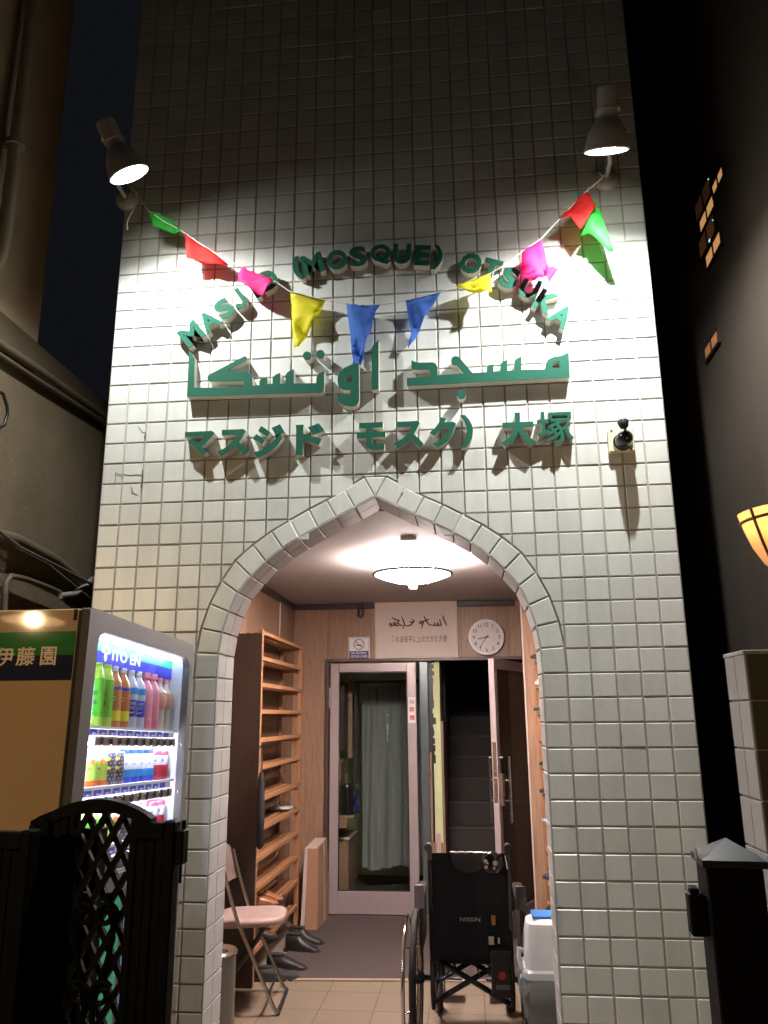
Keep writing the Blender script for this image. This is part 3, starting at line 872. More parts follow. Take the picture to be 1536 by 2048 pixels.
build_letter(poly_fn(A1), 'wide green angular Arabic lettering on the left with tall end stroke', GA, 'arabic_lettering', 'lettering')
for cx_, cy_, t in ((1004, 921, 'left'), (1101, 910, 'right')):
    build_letter(poly_fn(arc(cx_, cy_, 31, 0, 345, 20)), f'{t} of the two green dots above the Arabic lettering', GA, 'arabic_dot', 'letter dot')
WAW = [(1382, 975), (1384, 1238)] + arc(1330, 1238, 54, 0, 85, 6)[1:] + [(1290, 1288), (1255, 1275), (1232, 1254), (1224, 1228), (1224, 1207), (1322, 1205), (1322, 1172), (1270, 1170), (1240, 1155), (1226, 1120), (1226, 1080), (1240, 1045), (1275, 1010), (1330, 985)]
build_letter(poly_fn(WAW, [(1282, 1105), (1280, 1092), (1296, 1072), (1328, 1062), (1328, 1112)]), 'green looped Arabic letter with rounded foot under the blue flag', GA, 'arabic_lettering', 'lettering')
build_letter(poly_fn([(1475, 872), (1488, 842), (1526, 804), (1526, 1166), (1476, 1168)]), 'single upright green Arabic stroke near the middle of the sign', GA, 'arabic_lettering', 'lettering')
A2 = [(290, 910), (312, 922), (340, 928), (438, 926), (460, 936), (472, 958), (473, 1016), (655, 1003), (606, 946), (572, 940), (566, 915), (572, 893), (592, 882), (618, 885), (716, 1000), (815, 994), (816, 960), (832, 945), (862, 938), (862, 990), (909, 986), (910, 942), (926, 920), (959, 908), (959, 984), (1007, 980), (1008, 916), (1026, 898), (1056, 885), (1057, 978), (1220, 974), (1225, 942), (1242, 908), (1280, 888), (1335, 880), (1386, 856), (1394, 1030), (258, 1090), (258, 1036), (425, 1024), (424, 992), (405, 975), (290, 976)]
build_letter(poly_fn(A2, [(1274, 966), (1276, 930), (1322, 918), (1326, 962)], RP), 'wide green angular Arabic lettering on the right with pointed top corner', GA, 'arabic_lettering', 'lettering')
build_letter(poly_fn(arc(638, 1150, 31, 0, 345, 20), None, RP), 'lone green dot hanging below the right Arabic lettering', GA, 'arabic_dot', 'letter dot')

# ------------------------------------------------------------------ bunting
bt = thing('bunting', 'string of coloured triangular pennants sagging between the two spot lamps', 'bunting', onY(750, 610, -0.055))
YS = lambda x: -0.055 - 0.11 * ((x - 735) / 480) ** 2
spx = [(262, 372), (275, 388), (297, 421), (330, 444), (362, 461), (400, 487), (455, 522), (482, 532), (520, 551), (552, 564), (580, 583), (615, 592), (651, 600), (692, 607), (727, 610), (760, 609), (790, 606), (812, 600), (850, 592), (884, 583), (909, 577), (940, 563), (981, 547), (1015, 527), (1045, 503), (1083, 477), (1119, 438), (1150, 405), (1175, 381), (1195, 364), (1209, 352), (1212, 335)]
sm = MB(); sm.tube([onY(x, y, YS(x)) for x, y in spx], 0.0028, 6); part('string', sm, 'string', bt, True)
tl = MB(); tl.tube([onY(x, y, YS(262)) for x, y in ((262, 372), (270, 378), (273, 392), (271, 405), (268, 418), (259, 432), (254, 446), (255, 459))], 0.0032, 6)
tl.tube([onY(x, y, YS(262)) for x, y in ((262, 368), (262, 385), (255, 400), (248, 418), (249, 428), (262, 432))], 0.0015, 5)
tl.tube([onY(x, y, YS(262)) for x, y in ((262, 370), (266, 380), (276, 386), (271, 391), (264, 379))], 0.003, 6)
part('loose_string', tl, 'string', bt, True); tl = MB()
tl.tube([onY(x, y, YS(1212)) for x, y in ((1213, 318), (1210, 336), (1214, 350), (1205, 352), (1199, 345))], 0.003, 6)
part('loose_string', tl, 'string', bt, True)
def flag(px, colr, fold=0.02, lean=0.0, ph=0.0):
    from mathutils.geometry import tessellate_polygon
    P3 = [onY(x, y, YS(x)) for x, y in px]
    mb = MB()
    bm_ = mb.bm
    tr_ = tessellate_polygon([P3])
    vs = [bm_.verts.new(p) for p in P3]
    for t in tr_:
        try: bm_.faces.new([vs[i] for i in t])
        except ValueError: pass
    bmesh.ops.subdivide_edges(bm_, edges=bm_.edges[:], cuts=3, use_grid_fill=True)
    bmesh.ops.triangulate(bm_, faces=bm_.faces[:])
    top = max(p.z for p in P3)
    for v in bm_.verts:
        dz = top - v.co.z
        v.co.y += fold * sin(v.co.x * 55 + v.co.z * 22 + ph) * min(1, dz * 8) + lean * dz + 0.006 * sin(v.co.x * 130 - v.co.z * 90)
    bmesh.ops.solidify(bm_, geom=bm_.faces[:], thickness=0.0009)
    o = part('pennant', mb, 'flag_' + colr, bt, False, f'{colr} pennant')
    for p in o.data.polygons: p.use_smooth = True
    return o
flag([(296, 424), (301, 421), (340, 436), (363, 462), (354, 465), (326, 459), (307, 452)], 'green', 0.012, 0.05)
flag([(370, 467), (410, 494), (453.5, 522), (445, 527), (420, 525), (373, 515)], 'red', 0.012, 0.1, 1)
flag([(482, 532), (515, 548), (549, 563), (529, 594), (517, 590), (477, 565)], 'magenta', 0.014, -0.12, 2)
flag([(580.6, 584), (615, 592), (650, 600), (630, 634), (611, 665), (596, 690), (586, 690), (583, 635)], 'yellow', 0.016, 0.12, 0.5)
flag([(692.7, 608), (727, 611), (760, 609.5), (750, 626), (736, 668), (723, 708), (717, 729), (708, 729), (702, 700), (697, 650)], 'blue', 0.02, 0.1, 1.5)
flag([(811, 601), (850, 592), (883, 584), (850, 632), (826, 678), (814, 692), (822, 666)], 'blue', 0.016, 0.12, 3)
flag([(909, 577.5), (945, 561), (980.6, 547.5), (982, 570), (984, 592), (940, 588)], 'yellow', 0.016, -0.25, 4)
flag([(1044, 504), (1082, 478), (1097, 526), (1092, 550), (1070, 560), (1041, 548)], 'magenta', 0.014, 0.05, 2)
flag([(1092, 530), (1118, 537), (1104, 556), (1098, 566), (1090, 548)], 'magenta', 0.01, -0.1, 3)
flag([(1119, 438), (1150, 405), (1175, 382), (1185, 398), (1192, 414), (1160.5, 461), (1140, 437)], 'red', 0.012, -0.05, 1)
flag([(1176, 384), (1191, 399), (1207, 427), (1231, 495), (1220, 496), (1181, 461), (1163, 462), (1178, 436)], 'green', 0.012, 0.12, 2)

# ------------------------------------------------------------------ security device on the wall
c = onY(1240, 880, 0)
sd = thing('security_camera', 'small black dome device on a cream square wall plate, right of the sign', 'security camera', (c.x, 0, c.z))
b = MB(); b.box((c.x - 0.056, -0.032, c.z - 0.066), (c.x + 0.056, 0.0, c.z + 0.048), 0.006)
part('plate', b, mat('cream_plate', (0.6, 0.58, 0.40), 0.5), sd)
b = MB()
for dx, dz in ((-0.04, 0.05), (0.04, -0.04)): b.lathe([(0, 0.004), (0.004, 0.003), (0.0045, 0)], (c.x + dx, -0.032, c.z + dz - 0.014), Matrix.Rotation(radians(90), 3, 'X'), 10)
part('screw', b, 'steel', sd)
b = MB(); b.lathe([(0.0, 0.096), (0.016, 0.092), (0.03, 0.076), (0.036, 0.05), (0.038, 0.0)], (c.x + 0.004, -0.0325, c.z - 0.022), Matrix.Rotation(radians(90), 3, 'X'), 24)
part('dome', b, 'black_gloss', sd, True)
b = MB(); b.tube([(c.x + 0.004 + 0.040 * cos(a * pi / 12), -0.036, c.z - 0.022 + 0.040 * sin(a * pi / 12)) for a in range(24)], 0.0035, 8, closed=True)
part('dome_ring', b, 'chrome', sd, True)
b = MB(); q = Matrix.Rotation(radians(150), 3, 'X')
b.lathe([(0.0, 0.03), (0.012, 0.029), (0.02, 0.022), (0.024, 0.0), (0.021, -0.004), (0.0, -0.004)], (c.x - 0.006, -0.125, c.z + 0.036), q, 20)
b.tube([(c.x - 0.004, -0.125, c.z + 0.033), (c.x + 0.002, -0.12, c.z + 0.008), (c.x + 0.003, -0.105, c.z - 0.010)], 0.006, 8)
part('sensor_head', b, 'black', sd, True)

# ------------------------------------------------------------------ things in the porch: lamp, board, signs, clock
p = Vector((1.36, 1.47, 2.40))
cl_ = thing('ceiling_lamp', 'glowing shallow round ceiling lamp with a dark rim in the porch', 'ceiling lamp', (p.x, p.y, 2.5))
b = MB(); b.lathe([(0.0, -0.055), (0.05, -0.052), (0.12, -0.038), (0.19, -0.016), (0.232, 0.004), (0.225, 0.006), (0.0, 0.0)], p, None, 48)
part('diffuser', b, 'e_ceil', cl_, True)
b = MB(); b.tube([(p.x + 0.243 * cos(a * pi / 24), p.y + 0.243 * sin(a * pi / 24), p.z + 0.006) for a in range(48)], 0.009, 10, closed=True)
part('rim', b, 'trim_dark', cl_, True)
b = MB(); b.tube([(p.x + 0.13 * cos(a * pi / 16), p.y + 0.13 * sin(a * pi / 16), p.z + 0.045) for a in range(32)], 0.014, 8, closed=True)
part('ring_tube', b, emitter('ring_tube_glow', (1.0, 0.80, 0.76), 5.0), cl_, True)
b = MB(); b.box((p.x - 0.03, p.y - 0.03, p.z + 0.06), (p.x + 0.03, p.y + 0.03, 2.504), 0.004)
for a in range(3):
    an = a * 2 * pi / 3 + 0.6
    b.tube([(p.x, p.y, p.z + 0.075), (p.x + 0.235 * cos(an), p.y + 0.235 * sin(an), p.z + 0.012)], 0.005, 6)
part('bracket', b, 'lampshade', cl_)
b = MB(); b.box((p.x - 0.022, p.y - 0.02, p.z - 0.088), (p.x + 0.026, p.y + 0.02, p.z - 0.05), 0.006, None, 2)
part('switch_knob', b, emitter('lit_knob_glow', (1.0, 0.85, 0.8), 1.6), cl_)

Yb = 3.447
bd = thing('notice_board', 'large cream framed board with black calligraphy above the doors', 'board', (1.24, Yb, 2.28))
a0 = onY(749, 1197, 3.41); a1 = onY(917, 1318, 3.41)
b = MB(); b.box((a0.x + 0.012, 3.412, 2.035), (a1.x - 0.012, 3.448, 2.50)); part('panel', b, 'offwhite', bd)
b = MB(); x0, x1, z0, z1 = a0.x, a1.x, 2.022, 2.502
for aa, bb in (((x0, 3.406, z0), (x0 + 0.014, 3.4485, z1)), ((x1 - 0.014, 3.406, z0), (x1, 3.4485, z1)), ((x0 + 0.0142, 3.406, z0), (x1 - 0.0142, 3.4485, z0 + 0.014)), ((x0 + 0.0142, 3.406, z1 - 0.014), (x1 - 0.0142, 3.4485, z1))):
    b.box(aa, bb, 0.002)
part('frame', b, mat('cream_frame', (0.55, 0.44, 0.33), 0.4), bd)
b = MB(); yb = 3.4112
jt = onY(838, 1278, yb)
put_text(b, 'れあ安平に上のたがた方貴', (jt.x + 0.02, yb, jt.z), (1, 0, 0), (0, 0, 1), (0, -1, 0), height=0.058, width=0.44, bold=0.0, thick=0.001)
for i, ch in enumerate('平安'):
    put_text(b, ch, (jt.x - 0.225, yb, jt.z + 0.02 - i * 0.03), (1, 0, 0), (0, 0, 1), (0, -1, 0), height=0.016, thick=0.001)
# brush calligraphy, strokes traced in the 660,1080 crop (scale 4.042)
def K(x, y): q = onY(660 + x / 4.042, 1080 + y / 4.042, yb); return (q.x, yb, q.z)
strokes = [[(910, 610), (925, 650), (945, 695)], [(885, 640), (895, 670), (900, 690), (880, 690), (870, 665), (872, 692), (850, 690), (848, 665), (840, 692), (825, 690), (815, 680)],
           [(760, 612), (775, 650), (795, 680), (815, 690)], [(800, 640), (770, 652), (740, 662)], [(760, 665), (745, 680), (722, 672), (735, 655), (750, 670), (745, 700), (740, 715)],
           [(640, 660), (665, 665), (682, 660)], [(660, 640), (682, 655), (650, 690), (610, 695)], [(580, 620), (595, 660), (605, 690), (590, 695)], [(500, 628), (530, 645), (560, 650), (545, 670), (575, 690), (590, 695)],
           [(560, 695), (530, 690), (510, 675), (525, 665), (540, 685), (500, 692), (480, 680), (490, 670), (500, 690), (485, 705)], [(590, 705), (598, 715)]]
for s_ in strokes:
    pts = [Vector(K(*q)) for q in s_]; Q = []
    for a_, b_ in zip(pts, pts[1:]):
        for t in (0, .25, .5, .75): Q.append(a_.lerp(b_, t))
    Q.append(pts[-1])
    n_ = len(Q)
    b.tube(Q, [0.0022 + 0.0034 * abs(sin(pi * (0.2 + 0.7 * i / n_))) for i in range(n_)], 6)
part('calligraphy', b, 'ink', bd)

ns = onY(718, 1297, 3.446)
sg = thing('no_smoking_sign', 'white and blue no smoking sign left of the cream board', 'sign', (ns.x, 3.45, ns.z))
b = MB(); b.box((ns.x - 0.094, 3.4445, ns.z - 0.098), (ns.x + 0.094, 3.4495, ns.z + 0.098), 0.002); part('plate', b, 'paper', sg)
b = MB(); b.box((ns.x - 0.082, 3.443, ns.z - 0.086), (ns.x + 0.082, 3.4444, ns.z - 0.022), 0.0005); part('blue_band', b, 'blue_ink', sg)
b = MB(); cz = ns.z + 0.035
b.tube([(ns.x + 0.044 * cos(a * pi / 16), 3.4440, cz + 0.044 * sin(a * pi / 16)) for a in range(32)], 0.003, 6, closed=True)
b.tube([(ns.x - 0.031, 3.4440, cz + 0.031), (ns.x + 0.031, 3.4440, cz - 0.031)], 0.003, 6)
b.tube([(ns.x - 0.028, 3.4440, cz - 0.008), (ns.x + 0.024, 3.4440, cz - 0.008)], 0.0045, 6)
b.tube([(ns.x + 0.026, 3.444, cz - 0.004), (ns.x + 0.028, 3.444, cz + 0.010), (ns.x + 0.018, 3.444, cz + 0.016), (ns.x + 0.02, 3.444, cz + 0.026)], 0.0016, 5)
for (xa, za, xb, zb) in ((-0.086, -0.09, -0.086, 0.09), (0.086, -0.09, 0.086, 0.09), (-0.086, 0.09, 0.086, 0.09), (-0.086, -0.09, 0.086, -0.09)):
    b.tube([(ns.x + xa, 3.4442, ns.z + za), (ns.x + xb, 3.4442, ns.z + zb)], 0.0014, 5)
part('symbol', b, 'blue_ink', sg)
b = MB()
put_text(b, 'No Smoking', (ns.x, 3.4426, ns.z - 0.040), (1, 0, 0), (0, 0, 1), (0, -1, 0), width=0.13, bold=0.02, thick=0.0006)
put_text(b, '禁煙/禁止吸烟', (ns.x, 3.4426, ns.z - 0.067), (1, 0, 0), (0, 0, 1), (0, -1, 0), width=0.14, bold=0.01, thick=0.0006)
part('writing', b, 'paper', sg)

ck = onY(973, 1274, 3.40)
cw = thing('wall_clock', 'round white wall clock showing about twenty to nine above the doors', 'clock', (ck.x, 3.45, ck.z))
q = Matrix.Rotation(radians(90), 3, 'X')
R_ = 0.152
b = MB(); b.lathe([(0, 0.0), (R_ - 0.008, 0.0), (R_, 0.012), (R_, 0.034), (R_ - 0.006, 0.042), (R_ - 0.014, 0.042), (R_ - 0.016, 0.034)], (ck.x, 3.448, ck.z), q, 64); part('case', b, 'white', cw, True)
b = MB(); b.lathe([(0, 0.034), (R_ - 0.0155, 0.034), (R_ - 0.0155, 0.030), (0, 0.030)], (ck.x, 3.448, ck.z), q, 64); part('dial', b, mat('clock_dial', (0.66, 0.60, 0.58), 0.6), cw)
yd = 3.4135; NUM = mat('clock_numerals', (0.05, 0.04, 0.04), 0.6)
for i in range(1, 13):
    b = MB()
    a = pi / 2 - i * pi / 6
    put_text(b, str(i), (ck.x + 0.107 * cos(a), yd, ck.z + 0.107 * sin(a)), (1, 0, 0), (0, 0, 1), (0, -1, 0), height=0.030, bold=0.01, thick=0.0008)
    part('numeral', b, NUM, cw)
def hand(name, ang, ln, wd, y, tail):
    d = Vector((sin(ang), 0, cos(ang))); s_ = Vector((cos(ang), 0, -sin(ang))); c_ = Vector((ck.x, y, ck.z))
    b = MB(); b.hexa([c_ - d * tail + s_ * wd, c_ - d * tail - s_ * wd, c_ + d * ln - s_ * wd * 0.7, c_ + d * ln + s_ * wd * 0.7],
                     [v + Vector((0, 0.002, 0)) for v in (c_ - d * tail + s_ * wd, c_ - d * tail - s_ * wd, c_ + d * ln - s_ * wd * 0.7, c_ + d * ln + s_ * wd * 0.7)])
    part(name, b, 'ink', cw)
hand('hour_hand', radians(258), 0.075, 0.0042, 3.4095, 0.022); hand('minute_hand', radians(214), 0.105, 0.003, 3.4065, 0.024)
b = MB(); b.lathe([(0, 0.008), (0.006, 0.007), (0.007, 0)], (ck.x, 3.4105, ck.z), q, 14); part('hub', b, 'ink', cw)

# ------------------------------------------------------------------ shoe racks
def rack_parts(root, x0, x1, y0, y1, H, lev, open_dir, end_near='panel_dark'):
    """slatted rack along y; open side at x1 (open_dir +1) or x0 (-1)"""
    front = x1 if open_dir > 0 else x0; back = x0 if open_dir > 0 else x1
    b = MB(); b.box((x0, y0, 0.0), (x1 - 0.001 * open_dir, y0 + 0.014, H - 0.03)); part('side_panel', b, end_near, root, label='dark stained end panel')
    s = open_dir
    for yy in (y0 + 0.0145, y1 - 0.03):
        for xx in (front - s * 0.032, back):
            fr = MB(); fr.box((min(xx, xx + s * 0.032), yy, 0.0), (max(xx, xx + s * 0.032), yy + 0.030, H), 0.002)
            part('post', fr, 'rack', root)
    for z in lev:
        sh = MB()
        sh.box((min(front, front - s * 0.02), y0 + 0.0455, z - 0.022), (max(front, front - s * 0.02), y1 - 0.0315, z + 0.005), 0.002)
        for j in range(3):
            xa = front - s * (0.035 + j * abs(front - back) * 0.30)
            sh.box((min(xa, xa - s * 0.032), y0 + 0.046, z - 0.018), (max(xa, xa - s * 0.032), y1 - 0.032, z - 0.004), 0.0015)
        for yy in (y0 + 0.0475, y1 - 0.064):
            sh.box((min(front - s * 0.0215, back + s * 0.033), yy, z - 0.046), (max(front - s * 0.0215, back + s * 0.033), yy + 0.028, z - 0.0185), 0.001)
        part('shelf', sh, 'rack', root)
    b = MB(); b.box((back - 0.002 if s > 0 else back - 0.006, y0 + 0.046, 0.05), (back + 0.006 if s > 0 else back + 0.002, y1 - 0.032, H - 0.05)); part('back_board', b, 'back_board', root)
rk = thing('shoe_rack', 'tall nearly empty slatted wooden shoe rack on the left of the porch', 'shoe rack', (0.264, 2.32, 0), 'shoe racks in the porch')
LEVL = [2.095, 1.93, 1.76, 1.59, 1.412, 1.245, 1.052, 0.872, 0.702, 0.532, 0.362, 0.192]
rack_parts(rk, 0.172, 0.356, 1.68, 2.965, 2.11, LEVL, 1)
rk2 = thing('shoe_rack', 'right wooden shoe rack filled with shoes, half hidden by the pier', 'shoe rack', (2.32, 1.9, 0), 'shoe racks in the porch')
LEVR = [1.93, 1.75, 1.57, 1.39, 1.21, 1.03, 0.85, 0.67, 0.49, 0.31, 0.14]
rack_parts(rk2, 2.165, 2.465, 1.10, 2.605, 2.05, LEVR, -1, 'panel')

# ------------------------------------------------------------------ shoes
def shoe_mesh(mb, L=0.27, Wd=0.095, hi=0.075, boot=0.0):
    rows = []; n = 14; m = 12
    for i in range(n + 1):
        s = i / n                                        # heel 0 -> toe 1
        x = (s - 0.5) * L
        wv = Wd * 0.5 * (0.72 + 0.3 * sin(pi * min(1, s * 1.25)) if s < 0.8 else 0.93 * sqrt(max(0.02, 1 - ((s - 0.8) / 0.205) ** 2)))
        if s < 0.08: wv *= 0.6 + 0.4 * s / 0.08
        h = (hi + boot) if s < 0.42 else hi * (1 - 0.55 * min(1, (s - 0.42) / 0.45)) + boot * max(0, 1 - (s - 0.42) * 6)
        if s > 0.9: h *= 1 - (s - 0.9) * 4.5
        ring = []
        for k in range(m + 1):
            a = pi * k / m
            ring.append(mb.bm.verts.new((x, wv * cos(a), 0.016 + max(0.004, h - 0.016) * sin(a) ** 0.55)))
        rows.append(ring)
    for i in range(n):
        for k in range(m):
            mb.bm.faces.new((rows[i][k], rows[i + 1][k], rows[i + 1][k + 1], rows[i][k + 1]))
    mb.bm.faces.new(rows[0]); mb.bm.faces.new(rows[-1][::-1])
    for i in range(n): mb.bm.faces.new((rows[i][0], rows[i][m], rows[i + 1][m], rows[i + 1][0]))
def sole_mesh(mb, L=0.27, Wd=0.095):
    pts = []
    n = 20
    for sgn in (1, -1):
        rng = range(n + 1) if sgn > 0 else range(n, -1, -1)
        for i in rng:
            s = i / n; x = (s - 0.5) * (L + 0.008)
            wv = Wd * 0.5 * (0.72 + 0.3 * sin(pi * min(1, s * 1.25)) if s < 0.8 else 0.93 * sqrt(max(0.01, 1 - ((s - 0.8) / 0.202) ** 2))) + 0.003
            pts.append((x, sgn * wv))
    mb.hexa([(x, y, 0.0) for x, y in pts], [(x, y, 0.017) for x, y in pts])
SH = {}
def shoe(colr, label, loc, rz, name='shoe', group='shoes on the racks and floor', boot=0.0, hi=0.075, L=0.27, sole='rubber', cat='shoe'):
    k = (colr, boot, hi, L, sole)
    if k not in SH:
        b = MB(); shoe_mesh(b, L, 0.095, hi, boot); me = b.mesh('upper', colr, (0, 0, 0), True)
        b = MB(); sole_mesh(b, L); me2 = b.mesh('sole', sole)
        b = MB(); b.lathe([(0.0, 0.0), (1.0, 0.0), (1.06, 0.006), (1.0, 0.010), (0.0, 0.003)], (0, 0, 0), None, 20)
        for v in b.bm.verts: v.co = Vector((v.co.x * 0.052 - L * 0.26, v.co.y * 0.026, v.co.z + hi + boot - 0.004))
        me3 = b.mesh('collar', 'ink', (0, 0, 0), True)
        SH[k] = (me, me2, me3)
    me, me2, me3 = SH[k]
    r = thing(name, label, cat, loc, group); r.rotation_euler = (0, 0, rz)
    part('upper', me, None, r); part('sole', me2, None, r); part('collar', me3, None, r)
    return r
M['leather_brown'] = mat('tan_leather', (0.24, 0.085, 0.035), 0.4, var=0.2)
M['leather_black'] = mat('black_leather', (0.014, 0.012, 0.011), 0.5, var=0.2)
M['suede'] = mat('dark_brown_leather', (0.07, 0.032, 0.02), 0.45, var=0.2)
M['mesh_grey'] = mat('grey_trainer_fabric', (0.16, 0.155, 0.16), 0.8)
M['navy'] = mat('navy_trainer_fabric', (0.03, 0.04, 0.10), 0.7)
M['sole_white'] = mat('white_rubber_sole', (0.5, 0.48, 0.45), 0.6)
M['red_shoe'] = mat('red_trainer_fabric', (0.28, 0.03, 0.04), 0.6)
z_ = lambda i: LEVR[i] + 0.0065
rs = [('leather_black', 'shiny black shoe on the topmost shelf of the right rack', 0, 2.38, 0.0, 'rubber'),
      ('mesh_grey', 'grey trainer with white sole on the second shelf of the right rack', 1, 2.36, 0.0, 'sole_white'),
      ('red_shoe', 'red trainer with white sole on the second shelf of the right rack', 1, 2.0, 0.0, 'sole_white'),
      ('suede', 'dark brown shoe on the third shelf of the right rack', 2, 2.35, 0.0, 'rubber'),
      ('leather_brown', 'tan shoe on the fourth shelf of the right rack', 3, 2.05, 0.0, 'rubber'),
      ('leather_black', 'black shoe on the fifth shelf of the right rack', 4, 2.33, 0.0, 'rubber'),
      ('suede', 'dark brown shoe on the sixth shelf of the right rack', 5, 2.36, 0.0, 'rubber'),
      ('leather_brown', 'tan shoe with black sole on the sixth shelf nearer the pier', 5, 2.1, 0.0, 'rubber'),
      ('navy', 'navy trainer with white sole on the seventh shelf of the right rack', 6, 2.36, 0.0, 'sole_white'),
      ('leather_black', 'black shoe on the eighth shelf of the right rack', 7, 2.1, 0.0, 'rubber'),
      ('navy', 'navy trainer on the ninth shelf of the right rack near the bin', 8, 2.35, 0.0, 'rubber'),
      ('mesh_grey', 'grey trainer on the ninth shelf beside the navy one', 8, 2.15, 0.0, 'sole_white'),
      ('leather_black', 'black shoe on the second shelf from the bottom of the right rack', 9, 2.3, 0.0, 'rubber')]
for colr, lab, lv, yy, bt_, so in rs:
    shoe(colr, lab, (2.285 - rnd.uniform(0, 0.02), yy, z_(lv)), pi + rnd.uniform(-0.15, 0.15), sole=so)
# left rack, low shelves, and the floor by the chair
shoe('leather_brown', 'tan leather shoe on the low shelf of the left rack behind the chair back', (0.285, 2.03, 0.3685), 0.12, hi=0.085)
shoe('leather_brown', 'tan leather shoe beside its twin nearer the box on the left rack', (0.29, 2.17, 0.3685), -0.1, hi=0.085)
shoe('suede', 'dark brown shoe tucked on the shelf under the tan pair', (0.285, 1.98, 0.1985), 0.1)
shoe('leather_black', 'black leather shoe on the floor behind the front leg of the folding chair', (0.50, 2.45, 0.0), -0.25, hi=0.085, boot=0.02, L=0.25)
shoe('leather_black', 'black leather ankle boot beside the first one, nearer the box', (0.49, 2.62, 0.0), -0.05, hi=0.085, boot=0.025, L=0.25)
shoe('leather_black', 'flat black shoe on the tiles under the folding chair', (0.48, 2.06, 0.0), -0.2, hi=0.08)
shoe('rubber', 'dull black slip-on lying on the tiles nearest the chair legs', (0.46, 1.86, 0.0), 0.15, hi=0.07)
b = MB(); zz = 0.8785
for i in range(3):
    b.grid(lambda u_, v_, i=i: Vector((0.18 + 0.165 * u_, 2.66 + 0.22 * v_, zz + i * 0.006 + 0.012 * sin(pi * v_) * (0.4 + i * 0.4))), 6, 8)
bmesh.ops.solidify(b.bm, geom=b.bm.faces[:], thickness=0.003)
solo('magazine', b, 'paper', 'few pale papers curling on a middle shelf of the left rack', 'papers', (0.264, 2.77, zz))
# folded umbrella hanging on the front post of the rack
um = thing('folded_umbrella', 'long black folded umbrella hooked on the near post of the left rack', 'umbrella', (0.38, 1.67, 0.8))
p0 = onX(523, 1545, 0.385); p1 = onX(519, 1698, 0.385)
b = MB(); b.tube([p0, p0.lerp(p1, 0.1), p0.lerp(p1, 0.5), p1 + Vector((0, 0, 0.02)), p1], [0.012, 0.020, 0.027, 0.024, 0.008], 12); part('canopy', b, 'blackcloth', um, True)
b = MB(); q0 = onX(523, 1497, 0.375); b.tube([p0, p0 + Vector((0, 0, 0.06)), q0 + Vector((-0.0, 0, -0.02)), q0, q0 + Vector((-0.012, 0.01, 0.012)), q0 + Vector((-0.02, 0.02, 0))], 0.0055, 8); part('handle', b, 'steel', um, True)

# ------------------------------------------------------------------ cardboard box, carpet
bx = thing('cardboard_box', 'tall narrow brown cardboard carton with pale tape against the left wall', 'box', (0.43, 3.15, 0))
b = MB(); A_ = [(0.372, 2.97, 0.011), (0.50, 2.975, 0.011), (0.515, 3.36, 0.011), (0.385, 3.37, 0.011)]; B_ = [(0.385, 3.03, 0.565), (0.49, 3.03, 0.565), (0.505, 3.33, 0.60), (0.40, 3.34, 0.60)]
b.hexa(A_, B_); part('carton', b, 'card', bx)
b = MB()
def lerp4(A, B, t): return [Vector(a).lerp(Vector(c_), t) for a, c_ in zip(A, B)]
for t0, t1, i, j, f0, f1 in ((0, 1.0, 0, 1, -0.005, 0.22), (0.02, 1.0, 1, 2, 0.55, 0.68)):
    r0 = lerp4(A_, B_, t0); r1 = lerp4(A_, B_, t1)
    pq = [r0[i].lerp(r0[j], f0), r0[i].lerp(r0[j], f1), r1[i].lerp(r1[j], f1), r1[i].lerp(r1[j], f0)]
    nn = (pq[1] - pq[0]).cross(pq[3] - pq[0]).normalized() * 0.0015
    if nn.dot(pq[0] - Vector((0.44, 3.2, 0.3))) < 0: nn = -nn
    b.hexa([v + nn * 0.2 for v in pq], [v + nn for v in pq])
pq = [Vector((0.386, 3.029, 0.5655)), Vector((0.47, 3.029, 0.5655)), Vector((0.50, 3.33, 0.6012)), Vector((0.41, 3.33, 0.6012))]
b.hexa(pq, [v + Vector((0, 0, 0.0015)) for v in pq])
part('packing_tape', b, 'tape', bx)
b = MB(); b.hexa([(0.405, 1.845, 0.001), (2.15, 1.955, 0.001), (2.15, 3.398, 0.001), (0.405, 3.398, 0.001)], [(0.405, 1.845, 0.011), (2.15, 1.955, 0.011), (2.15, 3.398, 0.011), (0.405, 3.398, 0.011)])
b.mi = 0
rug = thing('carpet', 'brown grey entrance carpet in front of the glass doors', 'carpet', (1.3, 2.6, 0))
part('pile', b, 'carpet', rug)
b = MB(); b.hexa([(0.405, 1.82, 0.001), (2.15, 1.93, 0.001), (2.15, 1.9545, 0.001), (0.405, 1.8445, 0.001)], [(0.405, 1.82, 0.008), (2.15, 1.93, 0.008), (2.15, 1.9545, 0.012), (0.405, 1.8445, 0.012)]); part('edge_strip', b, mat('tan_edge_strip', (0.26, 0.19, 0.14), 0.6), rug)

# ------------------------------------------------------------------ curtain, urn and cloth behind the glass
ct = thing('door_curtain', 'long pleated grey green curtain hanging behind the left glass door', 'curtain', (0.95, 4.5, 1.86))
b = MB()
def cf(u_, v_):
    x = 0.64 + 0.70 * u_
    am = 0.028 * (0.35 + 0.65 * v_)
    z = 1.855 - 1.66 * v_ - 0.03 * (abs(sin(u_ * pi * 3)) if v_ < 0.05 else 0) - 0.02 * (v_ > 0.99) * sin(u_ * 9)
    return Vector((x + 0.012 * sin(u_ * 40) * v_, 4.43 + am * sin(u_ * 2 * pi * 4.3 + 0.7 * sin(v_ * 2)) + 0.012 * sin(u_ * 61 + v_ * 3), z))
b.grid(cf, 90, 24); bmesh.ops.solidify(b.bm, geom=b.bm.faces[:], thickness=0.003)
part('fabric', b, 'curtain', ct, True)
b = MB(); b.tube([(0.56, 4.42, 1.872), (1.36, 4.42, 1.872)], 0.012, 8); part('rail', b, 'trim_dark', ct)
